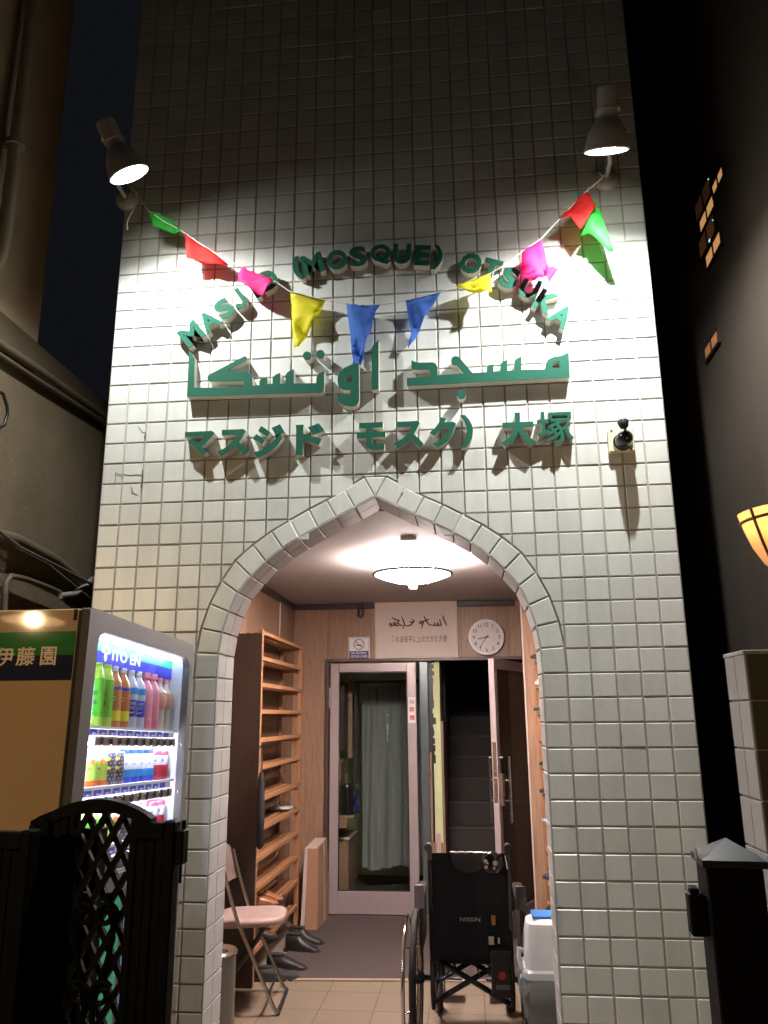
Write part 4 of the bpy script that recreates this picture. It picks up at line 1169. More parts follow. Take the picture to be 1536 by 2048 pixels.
# wall cupboard, counter
cb = thing('side_cabinet', 'narrow brown cabinet standing by the green wall inside', 'cabinet', (0.58, 4.0, 0))
b = MB(); b.box((0.501, 3.95, 0.0), (0.585, 4.38, 0.50), 0.003); part('carcass', b, 'panel', cb)
b = MB(); b.box((0.501, 3.94, 0.502), (0.60, 4.40, 0.52), 0.003); part('top', b, 'offwhite', cb)
sf = thing('wall_shelf', 'wooden wall shelf carrying the dark urn inside', 'shelf', (0.55, 3.95, 0.75))
b = MB(); b.box((0.501, 3.75, 0.70), (0.66, 4.2, 0.72), 0.002); b.box((0.50, 3.97, 0.52), (0.512, 4.2, 1.15), 0.002); part('board', b, 'panel', sf)
b = MB(); b.box((0.501, 3.76, 0.62), (0.60, 3.78, 0.699), 0.002); part('bracket', b, 'panel', sf)
un = thing('tea_urn', 'dark cylindrical urn with a thin loop handle behind the glass', 'urn', (0.585, 3.85, 0.721))
b = MB(); b.lathe([(0, 0), (0.058, 0), (0.06, 0.01), (0.06, 0.22), (0.052, 0.245), (0.03, 0.255), (0, 0.258)], (0.585, 3.85, 0.721), None, 28); part('body', b, 'black_gloss', un, True)
b = MB(); b.tube([(0.585 + 0.062 * cos(a * pi / 10), 3.85, 0.94 + 0.11 * sin(a * pi / 10)) for a in range(11)], 0.004, 6); part('handle', b, 'black', un, True)
b = MB(); b.tube([(0.60, 3.789, 0.74), (0.60, 3.789, 0.93)], 0.004, 6); part('sight_tube', b, 'steel', un)
b = MB(); b.grid(lambda u_, v_: Vector((0.648 + 0.045 * u_ + 0.008 * sin(v_ * 9), 3.84 + 0.012 * sin(u_ * 9 + v_ * 5), 0.93 - 0.20 * v_)), 10, 12); bmesh.ops.solidify(b.bm, geom=b.bm.faces[:], thickness=0.004)
solo('blue_cloth', b, mat('blue_towel', (0.03, 0.05, 0.22), 0.9), 'small blue cloth hanging beside the dark urn', 'cloth', (0.665, 3.84, 0.83), None, True)
cp = thing('wall_cabinet', 'dark framed cabinet high on the green wall inside', 'cabinet', (0.55, 3.9, 1.5))
b = MB(); b.box((0.501, 3.85, 1.25), (0.56, 4.2, 1.85), 0.003); part('carcass', b, 'panel_dark', cp)
b = MB(); b.box((0.561, 4.06, 1.18), (0.60, 4.10, 1.88), 0.002); part('front_frame', b, 'panel', cp)
b = MB(); b.box((0.61, 4.12, 0.95), (0.635, 4.30, 1.86), 0.002)
solo('inner_post', b, 'panel_dark', 'dark brown post at the left edge of the curtain', 'post', (0.62, 4.2, 0.95))

# ------------------------------------------------------------------ folding chair
fc = thing('folding_chair', 'pink padded steel folding chair half hidden by the left pier', 'chair', (0.42, 1.42, 0))
b = MB()
def seat(mb, z0, th, g_):
    out = []
    n = 40
    for i in range(n):
        a = 2 * pi * i / n
        cx, sy = cos(a), sin(a)
        x = 0.20 * (abs(cx) ** 0.5) * (1 if cx > 0 else -1); y = 0.192 * (abs(sy) ** 0.55) * (1 if sy > 0 else -1)
        y *= 1 - 0.12 * (x > 0) * (x / 0.2) ** 2
        out.append((x * g_, y * g_))
    return out
RZ = Matrix.Translation((0.405, 1.43, 0)) @ Matrix.Rotation(radians(6), 4, 'Z')
rings = [(0.425, 0.93), (0.43, 0.985), (0.442, 1.0), (0.455, 0.99), (0.463, 0.95), (0.468, 0.80), (0.470, 0.4)]
vr = []
for z, g_ in rings:
    vr.append([b.bm.verts.new(RZ @ Vector((x, y, z + (0.006 * (x / 0.2))))) for x, y in seat(b, 0, 0, g_)])
for A, B in zip(vr, vr[1:]):
    for k in range(40): b.bm.faces.new((A[k], A[(k + 1) % 40], B[(k + 1) % 40], B[k]))
b.bm.faces.new(vr[0][::-1]); b.bm.faces.new(vr[-1])
part('seat', b, 'pink', fc, True)
b = MB()
def bk(u_, v_):
    y = (u_ - 0.5) * 0.40; e = sqrt(max(0, 1 - (2 * u_ - 1) ** 4))
    return RZ @ Vector((-0.118 - 0.04 * v_ - 0.03 * (1 - (2 * u_ - 1) ** 2), y, 0.60 + (0.20 * v_ + 0.02) * (0.72 + 0.28 * e)))
b.grid(bk, 20, 10); bmesh.ops.solidify(b.bm, geom=b.bm.faces[:], thickness=0.022)
part('backrest', b, 'pink', fc, True)
def RP3(*p): return RZ @ Vector(p)
for s in (-1, 1):
    y = 0.185 * s
    b = MB(); b.tube([RP3(-0.150, y, 0.78), RP3(-0.115, y, 0.66), RP3(-0.05, y, 0.47), RP3(0.17, y * 1.02, 0.03), RP3(0.19, y * 1.02, 0.012)], 0.011, 10); part('leg', b, 'chrome', fc, True)
    b = MB(); b.tube([RP3(0.10, y * 0.88, 0.42), RP3(0.02, y * 0.9, 0.30), RP3(-0.20, y * 0.98, 0.03), RP3(-0.215, y * 0.98, 0.012)], 0.011, 10); part('leg', b, 'black', fc, True)
b = MB(); b.tube([RP3(0.19, -0.19, 0.012), RP3(0.19, 0.19, 0.012)], 0.011, 10); b.tube([RP3(0.13, -0.185, 0.09), RP3(0.13, 0.185, 0.09)], 0.007, 8); part('front_bar', b, 'black', fc, True)
b = MB(); b.tube([RP3(-0.215, -0.18, 0.012), RP3(-0.215, 0.18, 0.012)], 0.011, 10); b.tube([RP3(-0.15, -0.175, 0.10), RP3(-0.15, 0.175, 0.10)], 0.007, 8); part('rear_bar', b, 'black', fc, True)
b = MB(); b.tube([RP3(-0.16, -0.18, 0.415), RP3(-0.16, 0.18, 0.415)], 0.009, 8); b.tube([RP3(0.10, -0.165, 0.418), RP3(0.10, 0.165, 0.418)], 0.009, 8); b.box((0.39, 1.40, 0.41), (0.46, 1.46, 0.424)); part('seat_frame', b, 'black', fc)

# ------------------------------------------------------------------ ashtray stand just inside the left pier
at = thing('ashtray_stand', 'slim round steel ashtray bin just inside the left pier', 'ashtray bin', (0.535, 0.37, 0))
b = MB(); b.lathe([(0, 0.0), (0.085, 0.0), (0.088, 0.01), (0.086, 0.53), (0.0, 0.53)], (0.535, 0.37, 0), None, 36); part('body', b, mat('dull_steel_tube', (0.25, 0.23, 0.20), 0.45, metal=0.7), at, True)
b = MB(); b.lathe([(0.086, 0.531), (0.092, 0.533), (0.094, 0.541), (0.088, 0.549), (0.07, 0.547), (0.05, 0.54), (0.048, 0.532)], (0.535, 0.37, 0), None, 36); part('rim', b, 'steel', at, True)
b = MB(); b.lathe([(0, 0.534), (0.047, 0.534), (0.047, 0.531), (0, 0.531)], (0.535, 0.37, 0), None, 24); part('opening', b, 'ink', at)

# ------------------------------------------------------------------ wheelchair seen from behind
wc = thing('wheelchair', 'black folding wheelchair seen from behind in the entrance', 'wheelchair', (1.67, 0.95, 0))
WLX, WRX, WY, WR = 1.385, 1.915, 0.92, 0.30
QX = Matrix.Rotation(radians(90), 3, 'Y')
def wheel(x, out):
    b = MB(); b.tube([(x, WY + (WR - 0.017) * cos(a * pi / 30), WR + 0.002 + (WR - 0.017) * sin(a * pi / 30)) for a in range(60)], 0.0175, 12, closed=True)
    wh = part('rear_wheel', b, 'rubber', wc, True)
    b = MB(); b.tube([(x, WY + (WR - 0.038) * cos(a * pi / 30), WR + (WR - 0.038) * sin(a * pi / 30)) for a in range(60)], 0.010, 8, closed=True)
    part('rim', b, 'steel', wh, True)
    b = MB()
    for i in range(28):
        a = i * 2 * pi / 28; a2 = a + (0.5 if i % 2 else -0.5)
        b.tube([(x + (0.022 if i % 2 else -0.022), WY + 0.026 * cos(a2), WR + 0.026 * sin(a2)), (x, WY + (WR - 0.045) * cos(a), WR + (WR - 0.045) * sin(a))], 0.0013, 4)
    part('spokes', b, 'steel', wh)
    b = MB(); b.lathe([(0, -0.04), (0.02, -0.04), (0.03, -0.025), (0.03, 0.025), (0.02, 0.04), (0, 0.04)], (x, WY, WR), QX, 20); part('hub', b, 'black', wh, True)
    b = MB(); xo = x + out * 0.046
    b.tube([(xo, WY + (WR - 0.03) * cos(a * pi / 30), WR + (WR - 0.03) * sin(a * pi / 30)) for a in range(60)], 0.0095, 10, closed=True)
    for i in range(6):
        a = i * pi / 3 + 0.3
        b.tube([(xo, WY + (WR - 0.03) * cos(a), WR + (WR - 0.03) * sin(a)), (x + out * 0.008, WY + (WR - 0.045) * cos(a), WR + (WR - 0.045) * sin(a))], 0.0045, 6)
    part('hand_rim', b, 'chrome', wh, True)
wheel(WLX, -1); wheel(WRX, 1)
def caster(x):
    b = MB(); r = 0.078
    b.tube([(x, 1.40 + (r - 0.016) * cos(a * pi / 14), r + (r - 0.016) * sin(a * pi / 14)) for a in range(28)], 0.0165, 10, closed=True)
    cw_ = part('front_caster', b, 'rubber', wc, True)
    b = MB(); b.lathe([(0, -0.014), (0.046, -0.012), (0.046, 0.012), (0, 0.014)], (x, 1.40, r), QX, 18); part('caster_hub', b, 'black', cw_, True)
    b = MB(); b.box((x - 0.030, 1.375, r - 0.01), (x - 0.024, 1.425, 0.18)); b.box((x + 0.024, 1.375, r - 0.01), (x + 0.030, 1.425, 0.18)); b.box((x - 0.030, 1.37, 0.1805), (x + 0.030, 1.43, 0.195), 0.003); b.tube([(x, 1.40, 0.195), (x, 1.37, 0.30)], 0.015, 10)
    part('caster_fork', b, 'black', cw_, True)
caster(1.475); caster(1.845)
XL, XR, YK = 1.475, 1.845, 0.70
for x in (XL, XR):
    b = MB()
    b.tube([(x, 1.36, 0.20), (x, 1.35, 0.46), (x, YK + 0.02, 0.46), (x, YK + 0.01, 0.30), (x, YK + 0.06, 0.22), (x, 1.33, 0.20)], 0.0115, 10)
    b.tube([(x, YK + 0.02, 0.44), (x, YK, 0.60), (x, YK - 0.02, 0.80), (x, YK - 0.03, 0.885)], 0.0115, 10)
    b.tube([(x, WY, WR), (x, WY, 0.46)], 0.012, 8)
    b.tube([(x + (-0.06 if x < 1.7 else 0.06), WY, WR), (x, WY, WR)], 0.013, 10)
    part('side_frame', b, 'black_gloss', wc, True)
b = MB()
def bkr(u_, v_):
    x = XL - 0.005 + (XR - XL + 0.01) * u_
    z = 0.435 + 0.475 * v_
    sag = 0.035 * sin(pi * u_)
    return Vector((x, YK + 0.005 - 0.02 * v_ + sag + 0.004 * sin(u_ * 17 + v_ * 11) - 0.012, z + 0.012 * sin(pi * u_) * (v_ - 0.5) * -1))
b.grid(bkr, 26, 22); bmesh.ops.solidify(b.bm, geom=b.bm.faces[:], thickness=0.02)
back = part('backrest', b, 'blackcloth', wc, True)
b = MB()
def pk(u_, v_):
    zt = 0.908 - 0.088 * v_ * sqrt(max(0, 1 - abs(2 * u_ - 1) ** 2.6))
    p_ = bkr(0.27 + 0.46 * u_, 0.985); return Vector((p_.x, p_.y - 0.008 - 0.004 * v_, zt))
b.grid(pk, 22, 6); bmesh.ops.solidify(b.bm, geom=b.bm.faces[:], thickness=0.004)
part('pocket', b, mat('grey_mesh_pocket', (0.075, 0.068, 0.062), 0.8), back)
b = MB(); b.tube([bkr(0.27 + 0.46 * t / 12, 1.0) + Vector((0, -0.010, 0.006 + 0.002 * sin(t * 2.1))) for t in range(13)], 0.0035, 6); part('pocket_hem', b, mat('pale_reflective_hem', (0.7, 0.62, 0.56), 0.35), back, True)
b = MB(); c_ = onY(940, 1840, 0.70); pb = bkr(0.5, 0.5)
put_text(b, 'NISSIN', (c_.x, pb.y - 0.012, c_.z), (1, 0, 0), (0, 0, 1), (0, -1, 0), width=0.095, height=0.017, bold=0.0, thick=0.004)
part('maker_lettering', b, mat('grey_print', (0.42, 0.38, 0.36), 0.6), back)
b = MB(); b.grid(lambda u_, v_: Vector((XL + 0.01 + (XR - XL - 0.02) * u_, YK + 0.06 + 0.56 * v_, 0.475 - 0.03 * sin(pi * u_))), 12, 8); bmesh.ops.solidify(b.bm, geom=b.bm.faces[:], thickness=0.02); part('seat', b, 'blackcloth', wc, True)
for x, t in ((XL, -1), (XR, 1)):
    b = MB(); b.tube([(x, YK - 0.03, 0.88), (x - 0.0, YK - 0.035, 0.925), (x, YK - 0.06, 0.945), (x, YK - 0.10, 0.95)], 0.0115, 10)
    b.tube([(x, YK - 0.065, 0.947), (x, YK - 0.16, 0.953)], [0.0165, 0.0175], 12)
    part('push_handle', b, mat('grey_handle_grip', (0.10, 0.085, 0.085), 0.5) if t < 0 else 'black', wc, True)
    b = MB(); xx = x + t * 0.055
    b.box((xx - 0.026, 0.70, 0.685), (xx + 0.026, 1.06, 0.715), 0.012, None, 3)
    ap = part('armrest', b, 'black', wc, True)
    b = MB(); b.box((xx - 0.024, 0.685, 0.66), (xx + 0.024, 0.6995, 0.765), 0.008, None, 2); part('armrest_end', b, mat('grey_armrest_end', (0.24, 0.22, 0.22), 0.35) if t < 0 else 'black', ap, True)
    b = MB(); b.box((xx - 0.006, 0.76, 0.44), (xx + 0.006, 1.16, 0.684), 0.004); part('side_guard', b, 'black', wc)
for sg in (-1, 1):
    for yy in (0.80, 1.10):
        b = MB(); cx_ = 1.66; p0 = Vector((cx_ - sg * 0.19, yy + sg * 0.013, 0.225)); p1 = Vector((cx_ + sg * 0.19, yy + sg * 0.013, 0.43))
        b.tube([p0, p1], 0.013, 8)
        part('cross_brace', b, 'black_gloss', wc, True)
b = MB(); b.box((1.49, 0.80, 0.395), (1.85, 0.815, 0.445), 0.006)
for i in range(7): b.tube([(1.50 + i * 0.055, 0.80, 0.43), (1.53 + i * 0.055, 0.79, 0.35 + 0.03 * (i % 3))], 0.004, 5)
part('under_seat_bag', b, 'blackcloth', wc)
b = MB()
for x0_, x1_ in ((1.49, 1.58), (1.76, 1.85)):
    b.grid(lambda u_, v_, a=x0_, c=x1_: Vector((a + (c - a) * u_, 0.90 + 0.01 * sin(u_ * 20), 0.41 - 0.10 * v_ * (0.6 + 0.4 * sin(u_ * 7)))), 8, 5)
bmesh.ops.solidify(b.bm, geom=b.bm.faces[:], thickness=0.003)
part('patterned_flap', b, mat('grey_patterned_cloth', (0.16, 0.14, 0.14), 0.9, var=0.8, scale=60), wc)
jc = onY(984, 1726, YK - 0.09)
b = MB(); b.lathe([(0, 0.03), (0.036, 0.026), (0.05, 0.012), (0.052, 0.0), (0.046, -0.018), (0, -0.022)], jc, Matrix.Rotation(radians(75), 3, 'X'), 28); jo = part('controller', b, 'black_gloss', wc, True)
b = MB()
for dx, dz in ((-0.03, 0.012), (-0.028, -0.014)): b.lathe([(0, 0.004), (0.007, 0.003), (0.008, 0)], jc + Vector((dx, -0.030, dz)), Matrix.Rotation(radians(80), 3, 'X'), 12)
b.lathe([(0, 0.004), (0.010, 0.003), (0.012, 0)], jc + Vector((0.014, -0.030, 0.004)), Matrix.Rotation(radians(80), 3, 'X'), 14)
b.lathe([(0, 0.004), (0.006, 0.003), (0.007, 0)], jc + Vector((0.008, -0.030, -0.018)), Matrix.Rotation(radians(80), 3, 'X'), 12)
part('button', b, mat('pale_control_button', (0.45, 0.40, 0.34), 0.4), jo, True)
b = MB(); b.tube([onY(1009, 1711, YK - 0.05), onY(1014, 1738, YK - 0.05)], 0.0055, 8); part('brake_lever', b, 'chrome', wc, True)
ba = onY(1004, 1945, YK - 0.02)
b = MB(); b.box((ba.x - 0.05, YK - 0.05, ba.z - 0.10), (ba.x + 0.045, YK + 0.03, ba.z + 0.10), 0.01, None, 2); bb_ = part('battery_box', b, 'black', wc)
b = MB(); b.lathe([(0, 0.006), (0.017, 0.005), (0.019, 0)], (ba.x + 0.0, YK - 0.0502, ba.z - 0.005), Matrix.Rotation(radians(90), 3, 'X'), 20); part('reflector', b, mat('red_reflector', (0.42, 0.02, 0.015), 0.25), bb_, True)
b = MB(); b.box((ba.x - 0.03, YK - 0.052, ba.z - 0.062), (ba.x + 0.035, YK - 0.0505, ba.z - 0.043)); part('label_plate', b, mat('worn_label', (0.16, 0.15, 0.14), 0.6), bb_)
b = MB(); b.box((ba.x - 0.058, YK - 0.03, ba.z + 0.115), (ba.x - 0.03, YK + 0.0, ba.z + 0.155), 0.003); b.box((ba.x - 0.014, YK - 0.03, ba.z + 0.12), (ba.x - 0.004, YK, ba.z + 0.15), 0.002); part('clamp', b, 'chrome', wc)
b = MB(); b.box((ba.x - 0.04, YK - 0.03, ba.z + 0.20), (ba.x - 0.02, YK - 0.005, ba.z + 0.24), 0.003); part('tag', b, mat('amber_tag', (0.3, 0.14, 0.04), 0.5), wc)
for x in (XL + 0.05, XR - 0.05):
    b = MB(); b.tube([(x, 1.35, 0.45), (x, 1.46, 0.40), (x, 1.56, 0.14)], 0.011, 8); b.box((x - 0.07, 1.53, 0.115), (x + 0.07, 1.66, 0.13), 0.005); part('footrest', b, 'black', wc)

# ------------------------------------------------------------------ rubbish bin
tb = thing('rubbish_bin', 'white lidded bin with a plastic bag over its rim beside the right pier', 'rubbish bin', (2.02, 0.48, 0)); tb.scale = (1, 1, 1.14)
bx0, bx1, by0, by1 = 1.888, 2.145, 0.37, 0.60
def rrect(x0, x1, y0, y1, r, z, n=6):
    P_ = []
    for cx_, cy_, a0_ in ((x1 - r, y1 - r, 0), (x0 + r, y1 - r, 90), (x0 + r, y0 + r, 180), (x1 - r, y0 + r, 270)):
        for i in range(n + 1):
            a = radians(a0_ + 90 * i / n); P_.append(Vector((cx_ + r * cos(a), cy_ + r * sin(a), z)))
    return P_
def loft(mb, rings, cap0=True, cap1=True):
    V = [[mb.bm.verts.new(p) for p in r] for r in rings]
    n = len(V[0])
    for A, B in zip(V, V[1:]):
        for k in range(n): mb.bm.faces.new((A[k], A[(k + 1) % n], B[(k + 1) % n], B[k]))
    if cap0: mb.bm.faces.new(V[0][::-1])
    if cap1: mb.bm.faces.new(V[-1])
b = MB(); loft(b, [rrect(bx0 + 0.035, bx1 - 0.035, by0 + 0.03, by1 - 0.03, 0.03, 0.0), rrect(bx0 + 0.03, bx1 - 0.03, by0 + 0.025, by1 - 0.025, 0.03, 0.02), rrect(bx0 + 0.008, bx1 - 0.008, by0 + 0.008, by1 - 0.008, 0.035, 0.40)])
part('body', b, mat('grey_bin_body', (0.5, 0.5, 0.5), 0.45), tb, True)
b = MB(); loft(b, [rrect(bx0 - 0.008, bx1 + 0.008, by0 - 0.008, by1 + 0.008, 0.035, 0.402), rrect(bx0 - 0.010, bx1 + 0.010, by0 - 0.010, by1 + 0.010, 0.035, 0.425), rrect(bx0 + 0.006, bx1 - 0.006, by0 + 0.006, by1 - 0.006, 0.035, 0.433), rrect(bx0 + 0.012, bx1 - 0.012, by0 + 0.012, by1 - 0.012, 0.04, 0.54), rrect(bx0 + 0.02, bx1 - 0.02, by0 + 0.02, by1 - 0.02, 0.045, 0.585), rrect(bx0 + 0.05, bx1 - 0.05, by0 + 0.045, by1 - 0.045, 0.04, 0.60)])
part('lid', b, 'white', tb, True)
b = MB(); b.box((bx0 + 0.045, by0 + 0.05, 0.6005), (bx1 - 0.04, by1 - 0.05, 0.609), 0.003); part('lid_flap', b, mat('blue_flap', (0.04, 0.22, 0.62), 0.4), tb)
b = MB(); b.tube([(bx0 - 0.012, by0 + 0.04, 0.43), (bx0 - 0.022, by0 + 0.04, 0.47), (bx0 - 0.02, by0 + 0.04, 0.50), (bx0 - 0.006, by0 + 0.05, 0.49)], 0.010, 8); part('handle', b, 'white', tb, True)
b = MB()
base_ = rrect(bx0, bx1, by0, by1, 0.035, 0)
rg = []
for j, (zz, gr) in enumerate(((0.40, 0.006), (0.385, 0.022), (0.36, 0.030), (0.33, 0.022), (0.30, 0.010), (0.27, 0.016), (0.245, 0.002))):
    r_ = []
    for i, p_ in enumerate(base_):
        c_ = Vector(((bx0 + bx1) / 2, (by0 + by1) / 2, 0)); d_ = (p_ - c_).normalized()
        q_ = p_ + d_ * (gr + 0.007 * sin(i * 2.7 + j * 1.3) - 0.02 * max(0, (0.36 - zz) / 0.12) * 0.6); q_.z = zz + 0.012 * sin(i * 1.9 + j)
        r_.append(q_)
    rg.append(r_)
loft(b, rg, False, False); bmesh.ops.solidify(b.bm, geom=b.bm.faces[:], thickness=0.001)
bagm = cloth('clear_plastic_bag', (0.6, 0.6, 0.58), 0.3)
part('plastic_bag', b, bagm, tb, True)

# ------------------------------------------------------------------ vending machine (stands sideways, tilting slightly)
A = Vector((0.553, -1.118, 1.88)); Uv = Vector((0.001, 0.99928, -0.0379)); Wv = Vector((0.0, 0.0379, 0.99928)); Nv = Vector((1.0, -0.001, 0.0))
def V(t, h, n=0.0): return A + Uv * t + Wv * h + Nv * n
vm = thing('vending_machine', 'cream drinks vending machine standing sideways at the left of the entrance with lit display', 'vending machine', (0.25, -0.64, 0))
VMX = Matrix(((Uv.x, Wv.x, Nv.x, A.x), (Uv.y, Wv.y, Nv.y, A.y), (Uv.z, Wv.z, Nv.z, A.z), (0, 0, 0, 1)))   # (t, h, n) -> world
def vbox(mb, t0, t1, h0, h1, n0, n1, bev=0.0, seg=1): mb.box((t0, h0, n0), (t1, h1, n1), bev, VMX, seg)
WT0, WT1, WH0, WH1 = 0.070, 0.905, -0.80, -0.062
b = MB(); vbox(b, 0.0685, 0.945, -1.80, -0.004, -0.70, -0.185, 0.0); vbox(b, 0.0, 0.068, -1.80, -0.004, -0.70, -0.034, 0.003)
# hollow front part of the cabinet round the display
for t0, t1, h0, h1 in ((0.907, 0.945, -1.80, -0.004), (0.0685, 0.9065, -0.060, -0.004), (0.0685, 0.9065, -1.80, -0.802)):
    vbox(b, t0, t1, h0, h1, -0.1845, -0.034, 0.0)
for t in (0.03, 0.91):
    for n in (-0.66, -0.08): vbox(b, t - 0.02, t + 0.02, -1.86, -1.801, n - 0.02, n + 0.02)
cabinet = part('cabinet', b, 'vm_body', vm)
# door: rounded window cut through a slab
from mathutils.geometry import tessellate_polygon
def rr2(x0, x1, y0, y1, r, n=6):
    P_ = []
    for cx_, cy_, a0_ in ((x1 - r, y1 - r, 0), (x0 + r, y1 - r, 90), (x0 + r, y0 + r, 180), (x1 - r, y0 + r, 270)):
        for i in range(n + 1):
            a = radians(a0_ + 90 * i / n); P_.append((cx_ + r * cos(a), cy_ + r * sin(a)))
    return P_
def holed(mb, outer, hole, n0, n1):
    loops = [[Vector((*p, 0)) for p in outer], [Vector((*p, 0)) for p in hole]]
    tr_ = tessellate_polygon(loops); flat = [p for l in loops for p in l]
    va = [mb.bm.verts.new(V(p.x, p.y, n1)) for p in flat]; vb = [mb.bm.verts.new(V(p.x, p.y, n0)) for p in flat]
    for t in tr_: mb.bm.faces.new([va[i] for i in t]); mb.bm.faces.new([vb[i] for i in t][::-1])
    o = 0
    for l in loops:
        for i in range(len(l)):
            j = (i + 1) % len(l); mb.bm.faces.new((va[o + i], va[o + j], vb[o + j], vb[o + i]))
        o += len(l)
b = MB(); holed(b, rr2(0.0, 0.948, -1.81, 0.0, 0.012, 3), rr2(WT0, WT1, WH0, WH1, 0.05), -0.028, 0.0)
vdoor = part('front_door', b, 'vm_frame', vm)
b = MB()
vbox(b, WT0, WT1, WH0, WH1, -0.136, -0.132); vbox(b, WT0 - 0.0015, WT0 + 0.003, WH0, WH1, -0.1315, -0.0285); vbox(b, WT1 - 0.003, WT1 + 0.0015, WH0, WH1, -0.1315, -0.0285)
vbox(b, WT0 + 0.0035, WT1 - 0.0035, WH1 - 0.003, WH1 + 0.0015, -0.1315, -0.0285); vbox(b, WT0 + 0.0035, WT1 - 0.0035, WH0 - 0.0015, WH0 + 0.003, -0.1315, -0.0285)
part('display_liner', b, 'vm_in', vm)
b = MB(); vbox(b, WT0 + 0.004, WT1 - 0.004, WH0 + 0.004, WH1 - 0.004, -0.018, -0.014); part('display_glass', b, 'glass', vm)
b = MB(); b.tube([V(0.10, -0.073, -0.036), V(0.885, -0.073, -0.036)], 0.008, 10)
for i in range(3): pass
part('light_tube', b, 'e_tube', vm, True)
b = MB(); b.tube([V(WT0 + 0.010, -0.20, -0.036), V(WT0 + 0.010, -0.77, -0.036)], 0.004, 8); part('light_tube', b, emitter('side_fill_glow', (0.76, 0.80, 1.0), 120.0), vm, True)  # unseen fill strip behind the frame, added to brighten the drinks
for hh in (-0.408, -0.592):
    b = MB(); b.tube([V(0.09, hh + 0.008, -0.044), V(0.86, hh + 0.008, -0.044)], 0.005, 8); part('light_tube', b, emitter('shelf_tube_glow', (0.76, 0.80, 1.0), 125.0), vm, True)
b = MB(); vbox(b, WT0 + 0.004, WT1 - 0.004, -0.103, -0.068, -0.078, -0.074); hg_ = part('header_panel', b, 'hdr_green', vm)
b = MB(); vbox(b, WT0 + 0.004, WT1 - 0.004, -0.144, -0.1032, -0.078, -0.074); part('blue_band', b, 'hdr_blue', hg_)
b = MB()
fc_ = V(0.285, -0.098, -0.0735)
def petal(cx_, cy_, rx, ry):
    pts = [V(0, 0, 0) * 0 + (fc_ + Uv * (cx_ + rx * cos(a * pi / 9)) + Wv * (cy_ + ry * sin(a * pi / 9))) for a in range(18)]
    b.hexa(pts, [p_ + Nv * 0.001 for p_ in pts])
petal(0, 0.019, 0.011, 0.013); petal(-0.022, 0.0, 0.013, 0.011); petal(0.022, 0.0, 0.013, 0.011); petal(0, -0.021, 0.012, 0.016)
put_text(b, 'ITO EN', V(0.455, -0.107, -0.0730), Uv, Wv, Nv, width=0.24, height=0.038, bold=0.035, thick=0.001)
part('maker_lettering', b, 'hdr_white', hg_)
TAGM = mat('blue_price_tag', (0.05, 0.07, 0.42), 0.4, emit=(0.1, 0.12, 0.8), es=0.1)
BARM = mat('grey_button_bar', (0.36, 0.34, 0.33), 0.3, metal=0.5)
BTN = mat('dark_lit_button', (0.05, 0.03, 0.025), 0.25)
for si, hs in enumerate((-0.347, -0.531, -0.715)):
    b = MB(); vbox(b, WT0 + 0.004, WT1 - 0.004, hs - 0.008, hs, -0.13, -0.032); part('display_shelf', b, 'vm_in', vm)
    b = MB(); vbox(b, 0.125, 0.865, hs - 0.029, hs - 0.009, -0.040, -0.034); part('tag_strip', b, 'vm_in', vm)
    for i in range(10):
        b = MB(); t = 0.165 + 0.0685 * i; vbox(b, t - 0.025, t + 0.025, hs - 0.028, hs - 0.010, -0.0335, -0.032, 0.0)
        pt = part('price_tag', b, TAGM, vm)
        if i == 9: continue
        b = MB(); put_text(b, 'つめた~い', V(t + 0.002, hs - 0.0225, -0.0316), Uv, Wv, Nv, width=0.03, height=0.007, thick=0.0005); part('tag_writing', b, 'hdr_white', pt)
    b = MB(); vbox(b, 0.155, 0.85, hs - 0.061, hs - 0.031, -0.034, -0.019, 0.004)
    bar = part('button_bar', b, BARM, vm)
    for i in range(10):
        t = 0.195 + 0.0672 * i
        b = MB()
        R4 = VMX.to_3x3()
        b.lathe([(0.0125, 0.0), (0.0125, 0.003), (0.0105, 0.0042), (0.0, 0.0042)], V(t, hs - 0.046, -0.0188), R4, 18)
        bt2 = part('select_button', b, BTN, vm, True)
        b = MB(); b.tube([V(t + 0.0138 * cos(a * pi / 9), hs - 0.046 + 0.0138 * sin(a * pi / 9), -0.0175) for a in range(18)], 0.0018, 6, closed=True); part('button_ring', b, 'steel', bt2, True)
# lower half: advertising posters, lock, tray
b = MB(); vbox(b, 0.075, 0.40, -1.25, -0.86, 0.0005, 0.003); po = part('poster', b, mat('green_poster', (0.05, 0.42, 0.24), 0.4, var=0.4, scale=5), vm)
b = MB(); vbox(b, 0.43, 0.74, -1.25, -0.86, 0.0005, 0.003); part('poster', b, mat('blue_poster', (0.10, 0.28, 0.52), 0.4, var=0.4, scale=5), vm)
b = MB(); vbox(b, 0.10, 0.80, -1.62, -1.36, 0.0005, 0.012, 0.006); part('delivery_tray', b, 'black', vm)
b = MB(); vbox(b, 0.882, 0.912, -0.91, -0.815, 0.0005, 0.004, 0.0035); lk_ = part('lock_handle', b, 'steel', vm)
b = MB(); vbox(b, 0.890, 0.904, -0.90, -0.825, 0.0042, 0.007, 0.002); part('handle_insert', b, mat('dull_grey_insert', (0.15, 0.15, 0.15), 0.4), lk_)
b = MB(); b.lathe([(0, 0.003), (0.006, 0.003), (0.007, 0)], V(0.899, -0.945, 0.0), VMX.to_3x3(), 14); part('keyhole', b, 'ink', vm)
